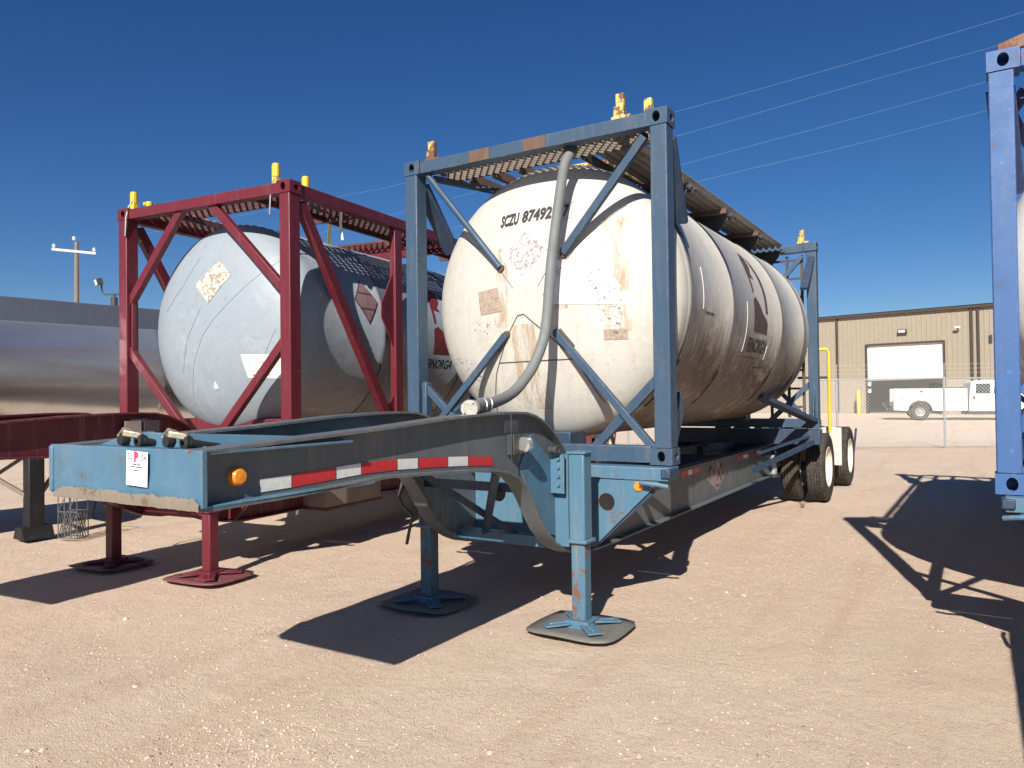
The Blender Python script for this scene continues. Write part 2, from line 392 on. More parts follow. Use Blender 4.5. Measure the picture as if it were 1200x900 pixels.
def tank_container(loc, rz, H, st):
    C1, C2, Rt, zc = st['paint'], st['dark'], st['R'], st['zc']
    root = empty('tank_container', (loc[0], loc[1], H), rz)
    Y = lambda y, fr: y if fr else L-y
    for fr in (True, False):
        for sx in (-1, 1):
            mb = MB(); xa, xb = sorted((sx*HW-sx*.008, sx*(HW-.136)))
            mb.box(xa, xb, Y(.006, fr), Y(.15, fr), .12, HC-.12)
            if st.get('plates') and fr and sx < 0: mb.box(sx*(HW-.15), sx*(HW-.20), .03, .12, .30, .64)
            mb.build('corner_post', C1, root, bevel=.008)
            for top in (0, 1): casting('corner_casting', sx, fr, top, C1, root)
        MB().box(-HW+.168, HW-.168, Y(.012, fr), Y(.12, fr), HC-.118, HC-.012).build('top_rail', C1, root, bevel=.006)
        MB().box(-HW+.168, HW-.168, Y(.012, fr), Y(.12, fr), .012, .135).build('bottom_rail', C1, root, bevel=.006)
    # tank
    prof = []
    n = 26
    for i in range(n+1):
        r = Rt*sin(pi/2*i/n) if i else 0.0001
        prof.append((r, head_y(r, Rt)))
    tb = []
    y_a, y_b = .56, L-.56
    for yb in st['bands']: tb += [(Rt, yb-.045), (Rt+.003, yb-.04), (Rt+.003, yb+.04), (Rt, yb+.045)]
    full = prof+tb+[(r, L-y) for r, y in reversed(prof)]
    tank = MB().lathe([(r, y) for r, y in full], 96).build('tank', st['tank'], root, loc=(0, 0, zc))
    def H_(x, z, off=.004):   # point on the front head; x,z container-local
        r = math.hypot(x, z-zc); return (x, head_y(r, Rt)-off, z-zc)
    def S_(y, a, off=.004):   # point on the right side; a = angle above horizontal
        return ((Rt+off)*cos(a), y, (Rt+off)*sin(a))
    def seam(pts, r=.004, mat=SEAM, name='cladding_seam'):
        P = []
        for (a, b) in zip(pts[:-1], pts[1:]):
            for k in range(8): P.append(H_(a[0]+(b[0]-a[0])*k/8, a[1]+(b[1]-a[1])*k/8, .0015))
        P.append(H_(*pts[-1], .0015)); MB().tube(P, r, 6).build(name, mat, tank)
    def patch_head(corners, mat, name, n=14, off=.003, label=None):
        A, B, C_, D = corners; vs = []; 
        for i in range(n+1):
            for j in range(n+1):
                u, v = i/n, j/n
                x = (A[0]*(1-u)+B[0]*u)*(1-v)+(D[0]*(1-u)+C_[0]*u)*v; z = (A[1]*(1-u)+B[1]*u)*(1-v)+(D[1]*(1-u)+C_[1]*u)*v
                vs.append(H_(x, z, off))
        m = n+1; o = MB().add(vs, [(i*m+j, (i+1)*m+j, (i+1)*m+j+1, i*m+j+1) for i in range(n) for j in range(n)]).build(name, mat, tank)
        if label: o['label'] = label
    def side_poly(poly, mat, name, off=.004, y0=0, z0=0):
        # polygon in (u=y, v=arc length upward) wrapped on the side, fine grid by triangulated fan subdiv
        bm = bmesh.new(); vs = [bm.verts.new((p[0], p[1], 0)) for p in poly]; bm.faces.new(vs); bmesh.ops.triangulate(bm, faces=bm.faces)
        for _ in range(4):
            es = [e for e in bm.edges if e.calc_length() > .06]
            if es: bmesh.ops.subdivide_edges(bm, edges=es, cuts=1); bmesh.ops.triangulate(bm, faces=bm.faces)
        bm.verts.index_update()
        mb = MB().add([S_(y0+v.co.x, z0+v.co.y/Rt, off) for v in bm.verts], [tuple(v.index for v in f.verts) for f in bm.faces]); bm.free()
        return mb.build(name, mat, tank, recalc=False)
    X0 = -1.219
    lx = lambda x: x-X0      # world-ish x (right corner = 0) to local
    lz = lambda z: z-H
    # logo on side (arrow, flask, hills and company name)
    lm = st['logo']; yb = st.get('logoy', 2.62); a0 = (st['logoz']-H-zc)/Rt
    side_poly([(0, 0), (.56, 0), (.56, .11), (.50, .15), (.44, .11), (.36, .20), (.30, .14), (.24, .29), (.18, .18), (.10, .36), (.05, .26), (.0, .32)], lm, 'logo', y0=yb, z0=a0)
    side_poly([(.02, .40), (.07, .40), (.07, .58), (.22, .56), (.17, .62), (.26, .70), (.28, .84), (.14, .88), (.05, .78), (.01, .62)], lm, 'logo', y0=yb, z0=a0)
    side_poly([(.48, .22), (.57, .22), (.58, .45), (.56, .60), (.46, .76), (.34, .86), (.38, .74), (.46, .60), (.49, .42)], lm, 'logo', y0=yb, z0=a0)
    if st['name']:
        vs, fs = text_mesh(st['name'], st.get('nsize', .165), shear=st.get('shear', .25), sx=.85, bold=.005)
        MB().add([S_(yb-.12+u, a0+(v-st.get('nsize', .165)-.01)/Rt, .004) for u, v in vs], fs).build('company_name', INK if not st.get('faded') else MATS['faded_lettering'], tank, recalc=False)
    if st['kind'] == 'frame':       # maroon container: side rails, mid posts, diagonals
        for sx in (-1, 1):
            xa, xb = sx*(HW-.012), sx*(HW-.11)
            MB().box(xa, xb, .168, L-.168, HC-.13, HC-.012).build('top_side_rail', C1, root, bevel=.006)
            MB().box(xa, xb, .168, L-.168, .012, .13).build('bottom_side_rail', C1, root, bevel=.006)
            for fr in (True, False):
                MB().box(sx*(HW-.02), sx*(HW-.10), Y(1.72, fr), Y(1.86, fr), .13, HC-.13).build('side_post', C1, root, bevel=.006)
                MB().bar((sx*(HW-.06), Y(.20, fr), HC-.18), (sx*(HW-.06), Y(1.66, fr), .20), .08, .11).build('side_brace', C1, root, bevel=.005)
                pg = [(Y(1.72, fr), 1.95), (Y(1.72, fr), 1.1), (Y(1.5, fr), 1.42), (Y(1.5, fr), 1.58)]
                MB().prism(pg, 'X', sx*(HW-.05), sx*(HW-.065)).build('gusset_plate', C1, root)
                MB().prism([(Y(1.72, fr), .13), (Y(1.72, fr), .55), (Y(1.35, fr), .13)], 'X', sx*(HW-.05), sx*(HW-.065)).build('gusset_plate', C1, root)
        for fr in (True, False):
            for a, b in (((-1.51, 3.60), (-2.33, 2.66)), ((-1.10, 3.60), (-.14, 2.66)), ((-2.33, 2.16), (-1.40, 1.20)), ((-.14, 2.16), (-1.06, 1.20))):
                MB().bar((lx(a[0]), Y(.075, fr), lz(a[1])), (lx(b[0]), Y(.075, fr), lz(b[1])), .085, .07, (0, 1, 0)).build('end_brace', C1, root, bevel=.006)
            for sx in (-1, 1):
                MB().box(sx*(HW-.145), sx*(HW-.17), Y(.05, fr), Y(.10, fr), 1.0, 1.62).build('gusset_plate', C1, root, bevel=.004)
            MB().box(-.75, .75, Y(.35, fr), Y(.72, fr), .15, .32).build('tank_saddle', C1, root, bevel=.01)
    else:                            # beam tank: end frames strutted to the tank
        for fr in (True, False):
            for nm, a, b, w_, t_ in (('UL', (-2.22, 3.56), (-1.50, 2.68), .05, .04), ('UR', (-.20, 3.52), (-.91, 2.74), .062, .05), ('LL', (-2.30, 1.22), (-1.45, 2.12), .056, .05),
                                     ('LR', (-.14, 1.19), (-.98, 2.11), .056, .05), ('l', (-2.30, 1.73), (-1.76, 1.20), .06, .05), ('r', (-.13, 1.72), (-.66, 1.21), .068, .05)):
                up = nm[0] in 'UL' 
                ya = Y(.07, fr); yb_ = Y(.10 if len(nm) == 2 else .125, fr)
                mb = MB()
                if nm == 'UL': mb.tube([(lx(a[0]), ya, a[1]-1.10), (lx(b[0]), yb_, b[1]-1.10)], .028, 12)
                else: mb.bar((lx(a[0]), ya, a[1]-1.10), (lx(b[0]), yb_, b[1]-1.10), w_, t_, (0, 1, 0))
                mb.build('end_brace', C1, root, bevel=.005)
                if len(nm) == 2: MB().tube([(lx(b[0]), Y(.10, fr), b[1]-1.10), (lx(b[0])*.97, Y(.17, fr), (b[1]-1.10-zc)*.97+zc)], .032, 10).build('brace_foot', RUST, root)
            for sx in (-1, 1):
                if fr:
                    MB().bar((sx*(HW-.07), .16, HC-.18), (sx*(HW-.12), .56, 1.86), .05, .15, (1, 0, 0)).build('post_strut', C2, root, bevel=.005)
                    MB().bar((sx*(HW-.07), .13, .10), (sx*(HW-.21), .80, .46), .16, .05, (1, 0, 0)).build('post_strut', C1, root, bevel=.005)
                    MB().bar((sx*(HW-.22), .14, HC-.14), (sx*(.55), .60, 2.36), .05, .05).build('roof_strut', C2, root, bevel=.004)
                else:
                    MB().bar((sx*(HW-.07), L-.12, .10), (sx*.80, 4.25, .47), .06, .13, (1, 0, 0)).build('post_strut', BLUE_D if C1 is BLUE else C2, root, bevel=.005)
                    MB().bar((sx*(HW-.07), L-.12, HC-.2), (sx*(HW-.1), L-.55, 1.9), .05, .10, (1, 0, 0)).build('post_strut', C2, root, bevel=.005)
                    MB().prism([(L-.15, .13), (L-.15, .62), (L-.32, .13)], 'X', sx*(HW-.05), sx*(HW-.062)).build('gusset_plate', C1, root)
                    
            if fr:
                MB().bar((-.3, .35, .16), (.3, .35, .16), .3, .12).build('tank_saddle', C2, root, bevel=.01)
            else:
                MB().bar((-.3, L-.35, .16), (.3, L-.35, .16), .3, .12).build('tank_saddle', C2, root, bevel=.01)
    # roof: gratings, grip planks, bearers, stubs
    def lattice(x0, x1, y0, y1, z, px, py, name, mat, t=.012, h=.03):
        mb = MB(); mb.box(x0, x1, y0, y0+t, z-h, z); mb.box(x0, x1, y1-t, y1, z-h, z); 
        k = 0; x = x0
        nx = max(1, int((x1-x0)/px)); ny = max(1, int((y1-y0)/py)); dx = (x1-x0)/nx; dy = (y1-y0)/ny
        for j in range(ny):
            for i in range(nx):
                a = (x0+i*dx, y0+j*dy); q_ = ((i+j) % 2)
                p1 = (a[0], a[1]+(dy if q_ else 0), z-h/2); p2 = (a[0]+dx, a[1]+(0 if q_ else dy), z-h/2)
                mb.bar(p1, p2, t, h*.8)
        return mb.build(name, mat, root, smooth=False)
    G = st['plank']
    if st['kind'] == 'frame':
        for sx in (-1, 1):
            a, b = sorted((sx*(HW-.12), sx*(HW-.58)))
            lattice(a, b, .15, L-.15, HC-.03, .045, .05, 'grating', G, t=.020)
            for y in (1.2, 2.6, 3.9, 5.2): MB().bar((sx*(HW-.12), y, HC-.09), (sx*.45, y, HC-.09), .04, .05).build('bearer', G, root)
        lattice(-.62, .62, .15, .55, HC-.03, .045, .05, 'grating', G)
        lattice(-.62, .62, 2.6, 3.0, HC-.03, .045, .05, 'grating', G)
        for sx in (-1, 1):
            MB().bar((sx*.63, .14, HC-.08), (sx*.63, L-.14, HC-.08), .035, .06).build('bearer', G, root)
        MB().bar((-HW+.12, 2.9, HC-.07), (HW-.12, 2.9, HC-.07), .08, .10).build('roof_beam', C1, root)
        MB().bar((-HW+.12, 3.35, HC-.07), (HW-.12, 3.35, HC-.07), .08, .10).build('roof_beam', C1, root)
        MB().bar((-.5, 2.6, HC+.0), (.62, 1.3, HC+.0), .035, .035).build('folded_handrail', YEL, root)
        MB().tube([(.95, .65, HC+.03), (.95, 2.9, HC+.03)], .018, 8).build('folded_handrail', YEL, root)
        MB().tube([(.83, .3, HC+.05), (.80, .95, HC+.03), (.6, 1.6, HC+.03)], .014, 8).build('folded_handrail', YEL, root)
        MB().tube([(-1.05, .2, HC+.09), (-1.0, 2.2, HC+.03)], .018, 8).build('folded_handrail', YEL, root)
        stubs = [(-1.11, .10, .19), (-1.02, .22, .10), (.94, .10, .20), (.865, .60, .21)]
        ymat = YEL
        for (x, y) in ((-1.13, .02), (.90, .05)):
            MB().tube([(x+.10, y+.03, HC+.09), (x+.07, y, HC+.02), (x+.065, y-.03, HC-.1), (x+.05, y-.03, HC-.3)], .008, 6).build('lashing_chain', STEEL, root)
        MB().tube([(1.14, .85, HC-.12), (1.12, .86, HC-.25), (1.14, .87, HC-.42)], .016, 6).build('strap', TAPEW, root)
    else:
        lattice(-.98, .98, .15, .46, HC-.07, .036, .040, 'grating', st['plank'], t=.010)
        # grip planks to the rear on the right-hand side; open bearers on the left
        mb = MB(); xs_ = [.345+.0415*k for k in range(11)]
        for y0 in (.48, 1.83, 3.18, 4.53):
            y1 = y0+1.345; pts = [(x, HC-.005-(.035 if (k//2) % 2 else 0)) for k, x in enumerate([.345+.0207*kk for kk in range(22)])]
            top = pts; bot = [(x, z-.006) for x, z in reversed(pts)]
            mb.prism(top+bot, 'Y', y0, y1)
        mb.build('grip_plank', paint('pale_plank_steel', (.34, .30, .25), rust=.3, dust=.4), root, smooth=False)
        for k, y in enumerate((1.85, 3.25, 4.65, L-.15)):
            lattice(.33, .80, y-.02, y+.16, HC-.075, .04, .045, 'grating', DARK, h=.03)
            MB().prism([(.34, HC-.08), (.78, HC-.08), (.62, HC-.28), (.42, HC-.22)], 'Y', y, y+.008).build('bearer', DARK, root)
        MB().bar((.33, .45, HC-.08), (.33, L-.1, HC-.08), .03, .07).build('bearer', DARK, root)
        for x in (-.28, -.55, -.80):
            MB().bar((x, .45, HC-.09), (x, L-.12, HC-.09), .045, .075).build('bearer', RUST, root)
        for y in (1.6, 3.0, 4.4): MB().bar((-.82, y, HC-.10), (.8, y, HC-.10), .05, .05).build('bearer', RUST, root)
        MB().bar((-.52, .93, HC+.0), (.30, .98, HC+.0), .05, .035).build('folded_handrail', YELR, root)
        MB().bar((.30, .98, HC+.0), (.32, 2.4, HC+.0), .035, .03).build('folded_handrail', YELR, root)
        stubs = [(-.99, .10, .18), (.82, .08, .20), (.90, .45, .27), (1.02, L-.1, .2)] if C1 is BLUE else [(1.02, L-.1, .2)]
        ymat = YELR
        # ladder at the rear end
        mb = MB()
        for x in (.56, .80, 1.0): mb.bar((x, L-.02, .15), (x, L-.02, HC-.15), .035, .04)
        for k in range(9): mb.bar((.56, L-.02, .30+.26*k), (1.0, L-.02, .30+.26*k), .03, .03)
        mb.bar((.56, L-.05, .5), (1.0, L-.05, .95), .03, .03); mb.bar((.56, L-.05, 1.95), (1.0, L-.05, 2.4), .03, .03)
        mb.build('ladder', DARK, root)
        mb = MB(); mb.bar((0, L-.06, .14), (0, L-.06, HC-.12), .06, .05); mb.bar((1.0, L-.03, .2), (1.0, L-.03, HC-.2), .025, .025); mb.build('end_stanchion', RUST, root)
        if st.get('patches'):
            for x in (-.42, .11):
                MB().box(x-.10, x+.10, .0085, .012, HC-.114, HC-.016).build('rust_patch', RUST, root)
    for (x, y, h_) in stubs:
        mb = MB(); mb.box(x-.032, x+.032, y-.005, y+.05, HC+.001, HC+h_)
        if st['kind'] == 'beam': mb.box(x-.07, x+.09, y-.01, y+.03, HC+.001, HC+.03); mb.box(x-.055, x-.033, y, y+.03, HC+.02, HC+h_*.55)
        else: mb.tube([(x, y+.022, HC+h_*.4), (x, y+.022, HC+h_+.012)], .036, 10)
        mb.build('handrail_socket', ymat, root, bevel=.005)
    st['detail'](root, tank, H_, S_, seam, patch_head, side_poly, lx, lz, Rt, zc)
    return root

FADED = residue('faded_lettering', (.05, .045, .04), .36, 26)
GREYRES = residue('grey_placard_residue', (.50, .49, .47), .50, 24, (.26, .22, .19), soft=.03)
WHRES = residue('white_label_residue', (.72, .72, .71), .40, 9, (.64, .63, .61), soft=.05)
BROWNRES = residue('brown_label_residue', (.40, .32, .25), .40, 20, (.30, .23, .17))
TANRES = residue('tan_peeled_placard', (.66, .61, .52), .30, 11, (.27, .20, .145))
BLKRES = residue('black_scribble_residue', (.10, .09, .09), .595, 34, (.2, .18, .17), mp=(1, 1, 1.6))
RUSTRES = residue('rust_stain', (.50, .33, .14), .58, 5, (.40, .25, .11), mp=(3.2, 1, .5), soft=.12, top=.7)
MAROONRES = plain('maroon_logo_ink', (.085, .05, .05), .7, 0, .3, 15)
REDLOGO = plain('dark_red_logo_ink', (.16, .02, .02), .6, 0, .2, 12)
DIAM = plain('faded_pink_placard', (.24, .15, .15), .6, 0, .25, 12)

def detail_main(root, tank, H_, S_, seam, patch_head, side_poly, lx, lz, Rt, zc):
    # container number
    def put(txt, x0, z0, x1, z1, size, name, sx):
        vs, fs = text_mesh(txt, size, shear=.12, sx=sx, bold=.0045); W = max(v[0] for v in vs)
        dx, dz = x1-x0, z1-z0; Ld = math.hypot(dx, dz); k = Ld/W
        MB().add([H_(lx(x0+dx/Ld*u*k-dz/Ld*v*.0), lz(z0+dz/Ld*u*k+v), .007) for u, v in vs], fs).build(name, INK, tank, recalc=False)
    put('SCZU', -1.535, 3.035, -1.35, 3.045, .135, 'container_number', 1)
    put('874929', -1.32, 3.047, -.985, 3.055, .135, 'container_number', 1)
    put('7', -.945, 3.05, -.895, 3.05, .135, 'container_number', 1)
    for a, b in (((-.96, 3.03), (-.87, 3.03)), ((-.87, 3.03), (-.87, 3.16)), ((-.87, 3.16), (-.96, 3.16))):
        seam([(lx(a[0]), lz(a[1])), (lx(b[0]), lz(b[1]))], .0015, SEAM, 'check_digit_box')
    P = lambda *c: [(lx(x), lz(z)) for x, z in c]
    patch_head(P((-1.52, 2.80), (-1.27, 3.06), (-1.0, 2.80), (-1.29, 2.50)), WHRES, 'placard_residue', 20)
    patch_head(P((-1.46, 2.79), (-1.27, 2.98), (-1.06, 2.79), (-1.29, 2.57)), GREYRES, 'placard_residue', 20, .005)
    patch_head(P((-1.75, 2.50), (-1.54, 2.52), (-1.50, 2.32), (-1.72, 2.30)), BROWNRES, 'label_residue', 10, .005)
    patch_head(P((-1.02, 2.70), (-.62, 2.66), (-.34, 2.30), (-1.0, 2.34)), WHRES, 'label_residue', 20, .004)
    patch_head(P((-.75, 2.70), (-.45, 2.45), (-.45, 2.05), (-.62, 2.15)), BLKRES, 'scribble_residue', 16, .006)
    patch_head(P((-1.42, 2.70), (-1.36, 2.70), (-1.33, 2.62), (-1.38, 2.62)), BLKRES, 'scribble_residue', 4, .007)
    patch_head(P((-1.56, 2.85), (-1.42, 2.85), (-1.44, 2.15), (-1.58, 2.2)), RUSTRES, 'rust_stain', 14, .002)
    patch_head(P((-.62, 3.0), (-.42, 3.0), (-.38, 2.1), (-.58, 2.1)), RUSTRES, 'rust_stain', 14, .002)
    patch_head(P((-1.02, 2.74), (-.86, 2.74), (-.88, 2.3), (-1.0, 2.3)), RUSTRES, 'rust_stain', 14, .0025)
    patch_head(P((-1.40, 2.2), (-1.1, 2.2), (-1.1, 1.5), (-1.42, 1.5)), RUSTRES, 'rust_stain', 14, .002)
    patch_head(P((-2.2, 2.0), (-1.7, 1.9), (-1.75, 1.7), (-2.0, 1.6)), BLKRES, 'scribble_residue', 10, .003)
    patch_head(P((-1.82, 2.25), (-1.60, 2.25), (-1.62, 2.12), (-1.80, 2.12)), BLKRES, 'scribble_residue', 10, .003)
    patch_head(P((-.60, 2.12), (-.42, 2.12), (-.42, 2.04), (-.60, 2.04)), BROWNRES, 'label_residue', 6, .004)
    # cladding seams: the inverted V and cross line low on the head, arcs out to the rim
    S = [((-1.70, 1.45), (-1.60, 1.80), (-1.44, 2.12), (-1.34, 2.27), (-1.28, 2.28), (-1.05, 2.09), (-.84, 1.90), (-.66, 1.55)),
         ((-1.56, 1.89), (-.84, 1.90)), ((-1.38, 2.50), (-1.62, 2.80), (-1.95, 3.0)), ((-1.10, 2.42), (-.80, 2.80), (-.45, 3.10)), ((-1.14, 2.5), (-1.06, 2.62), (-.9, 2.75))]
    for k, s in enumerate(S): seam([(lx(x), lz(z)) for x, z in s], .0045 if k < 2 else .0022)
    for (x, z, a) in ((-1.50, 2.06, 1.0), (-.90, 2.07, -.9), (-.93, 2.02, -.75)):
        MB().bar(H_(lx(x)-.09*cos(a), lz(z)-.09*sin(a), .004), H_(lx(x)+.09*cos(a), lz(z)+.09*sin(a), .004), .02, .012, (0, 1, 0)).build('weld_scar', RUST, tank)
    # worn decal frame and panel outline low on the side
    for y, z0, z1 in ((.95, -.1, .25), (2.35, -.40, .1), (3.3, -.45, -.3)):
        MB().tube([S_(y, z0/Rt+(z1-z0)/Rt*k/8, .002) for k in range(9)], .0022, 5).build('cladding_seam', WHITEP, tank)
    for y0, y1, z in ((2.35, 2.95, -.45), (3.0, 3.6, -.55), (1.0, 1.25, -.12)):
        MB().tube([S_(y0+(y1-y0)*k/4, z/Rt, .002) for k in range(5)], .005, 5).build('cladding_seam', SEAM, tank)
    side_poly([(0, 0), (.9, 0), (.9, .35), (0, .35)], BLKRES, 'worn_decal', y0=2.6, z0=-.52/Rt)
    for yb in (.66, 1.85, 3.9, 5.2):
        MB().tube([S_(yb, radians(-50+5.2*k), .007) for k in range(25)], .006, 6).build('cladding_seam', SEAM, tank)
    for y, y2, a0, a1 in ((1.86, 1.86, 10, 55), (.67, .67, 12, 40)):
        vs = []; n = 14
        for k in range(n+1):
            a = radians(a0+(a1-a0)*k/n); wd = .035*sin(pi*min(1, (k+.4)/n))+.006; vs += [S_(y-wd, a, .012), S_(y+wd, a, .012)]
        MB().add(vs, [(2*k, 2*k+1, 2*k+3, 2*k+2) for k in range(n)]).build('worn_band', BLUE_D, tank)
def detail_red(root, tank, H_, S_, seam, patch_head, side_poly, lx, lz, Rt, zc):
    P = lambda *c: [(lx(x), lz(z)) for x, z in c]
    patch_head(P((-1.40, 2.80), (-1.10, 3.03), (-.92, 2.87), (-1.19, 2.60)), TANRES, 'placard_residue', 18, .005)
    patch_head(P((-.78, 2.06), (-.33, 2.05), (-.36, 1.81), (-.73, 1.83)), PAPER, 'data_label', 14, .005)
    for r_, (x0, x1) in enumerate(((-.70, -.56), (-.72, -.52), (-.74, -.67), (-.72, -.54), (-.68, -.50))):
        z = 2.02-.04*r_; patch_head(P((x0, z), (x1, z), (x1, z-.013), (x0, z-.013)), PINK if r_ == 4 else plain('grey_print', (.4, .4, .38)), 'printed_line', 4, .008)
    patch_head(P((-1.18, 1.74), (-1.15, 1.80), (-1.11, 1.73), (-1.16, 1.72)), WHITEP, 'paint_chip', 3, .005)
    for s in (((-.32, 3.09), (-.77, 2.71), (-1.11, 2.43), (-1.26, 2.28), (-1.42, 2.0), (-1.53, 1.65), (-1.50, 1.45)), ((-1.40, 3.1), (-1.62, 2.80), (-1.9, 2.55)),
              ((-.40, 2.30), (-.6, 1.9), (-.9, 1.55)), ((-1.3, 2.55), (-1.5, 2.25), (-1.62, 1.9))):
        seam([(lx(x), lz(z)) for x, z in s], .0022, plain('grey_seam', (.20, .22, .24), .7))
    # faded diamond placard holder on the side
    c = (1.34, (2.68-1.09-zc)); w_, h_ = .21, .26
    def dia(s, mat, off, name):
        side_poly([(-w_*s, 0), (0, -h_*s), (w_*s, 0), (0, h_*s)], mat, name, off, y0=c[0], z0=c[1]/Rt)
    dia(1, plain('placard_frame_brown', (.10, .055, .055)), .004, 'placard'); dia(.90, DIAM, .007, 'placard'); 
    for z in (.09, -.09): side_poly([(-.12, z-.008), (.12, z-.008), (.12, z+.008), (-.12, z+.008)], plain('placard_frame_brown', (.1, .055, .055)), 'placard_bar', .010, y0=c[0], z0=c[1]/Rt)
    for yb in (1.62, 3.4, 5.2):
        MB().tube([S_(yb, radians(-60+5.4*k), .007) for k in range(28)], .006, 6).build('cladding_seam', SEAM, tank)
def detail_none(root, tank, H_, S_, seam, patch_head, side_poly, lx, lz, Rt, zc):
    mb = MB(); mb.prism([(-1.16, HC+.001), (-1.16, HC+.045), (-1.05, HC+.075), (-.85, HC+.12), (-.82, HC+.10), (-.95, HC+.04), (-1.03, HC+.001)], 'Y', .03, .12)
    mb.box(-1.0, .9, .10, .16, HC+.001, HC+.03); mb.build('bent_handrail_bracket', paint('heavy_rust', (.22, .10, .06), rust=1, dust=.5, rough=.85), root, bevel=.006)
    mb = MB(); P = [(-1.015, .40, 2.45), (-1.10, .40, 2.33), (-1.06, .40, 2.22), (-.90, .45, 1.98)]
    for a, b in zip(P[:-1], P[1:]): mb.bar(a, b, .07, .06, (0, 1, 0))
    mb.build('bent_strut', MATS['dark_royal_paint'], root)
    for s in (((-2.1, 2.9), (-1.8, 2.6), (-1.5, 2.4)), ((-2.1, 1.9), (-1.8, 2.2), (-1.5, 2.35))): seam([(lx(x), lz(z)) for x, z in s], .003)

T_MAIN = tankmat('stained_white_cladding', (.52, .50, .45), stain=(.44, .38, .26), head=.42, streak=.12, grime=.95, grimez=-.26, brown=(.12, .084, .060))
T_RED = tankmat('pale_grey_cladding', (.265, .31, .345), stain=(.25, .28, .30), grime=.55, grimez=-.55, brown=(.25, .21, .18), streak=.25, head=.25)
T_THIRD = tankmat('white_cladding', (.62, .62, .60), grime=.7, grimez=-.35, head=.2)
SPM = dict(kind='beam', paint=BLUE, dark=BLUE_D, R=1.17, zc=1.315, tank=T_MAIN, bands=(.62, 1.86, 3.9, 5.2), plank=GALV, logo=MAROONRES, logoz=2.24, name='FINORGA', nsize=.205, faded=True, shear=0, patches=True, plates=True, detail=detail_main)
SPR = dict(kind='frame', paint=RED, dark=RED2, R=1.12, zc=1.27, tank=T_RED, bands=(1.62, 3.4, 5.2), plank=paint('maroon_grating', (.10, .03, .03), rust=.3, dust=.4), logo=REDLOGO, logoz=2.14, logoy=2.66, name='FINORGA', detail=detail_red)
SPT = dict(kind='beam', paint=ROYAL, dark=paint('dark_royal_paint', (.03, .05, .14)), R=1.17, zc=1.315, tank=T_THIRD, bands=(.62, 1.86, 3.9, 5.2), plank=GALV, logo=MAROONRES, logoz=2.22, name='', detail=detail_none)
GC = 'tank containers carried on chassis trailers'
TH = .0905647; RO = Vector((-3.598, -.2693, 0)); REX = Vector((cos(TH), sin(TH), 0)); REY = Vector((-sin(TH), cos(TH), 0))
def rp(x, y): return RO+REX*x+REY*y
c1 = tank_container((-1.219, 0), 0, 1.10, SPM)
tag(c1, 'stained off-white tank in a slate blue end frame, grey hose hanging down its front', 'tank container', GC)
pr_ = rp(-1.219, 0)
c2 = tank_container((pr_.x, pr_.y), TH, 1.09, SPR)
tag(c2, 'pale grey tank inside a maroon box frame with maroon diagonal braces', 'tank container', GC)
c3 = tank_container((1.942+1.219, .0315-.02), radians(-1.0), 1.007, SPT)
tag(c3, 'white tank in a bright royal blue frame, cut off by the right edge', 'tank container', GC)

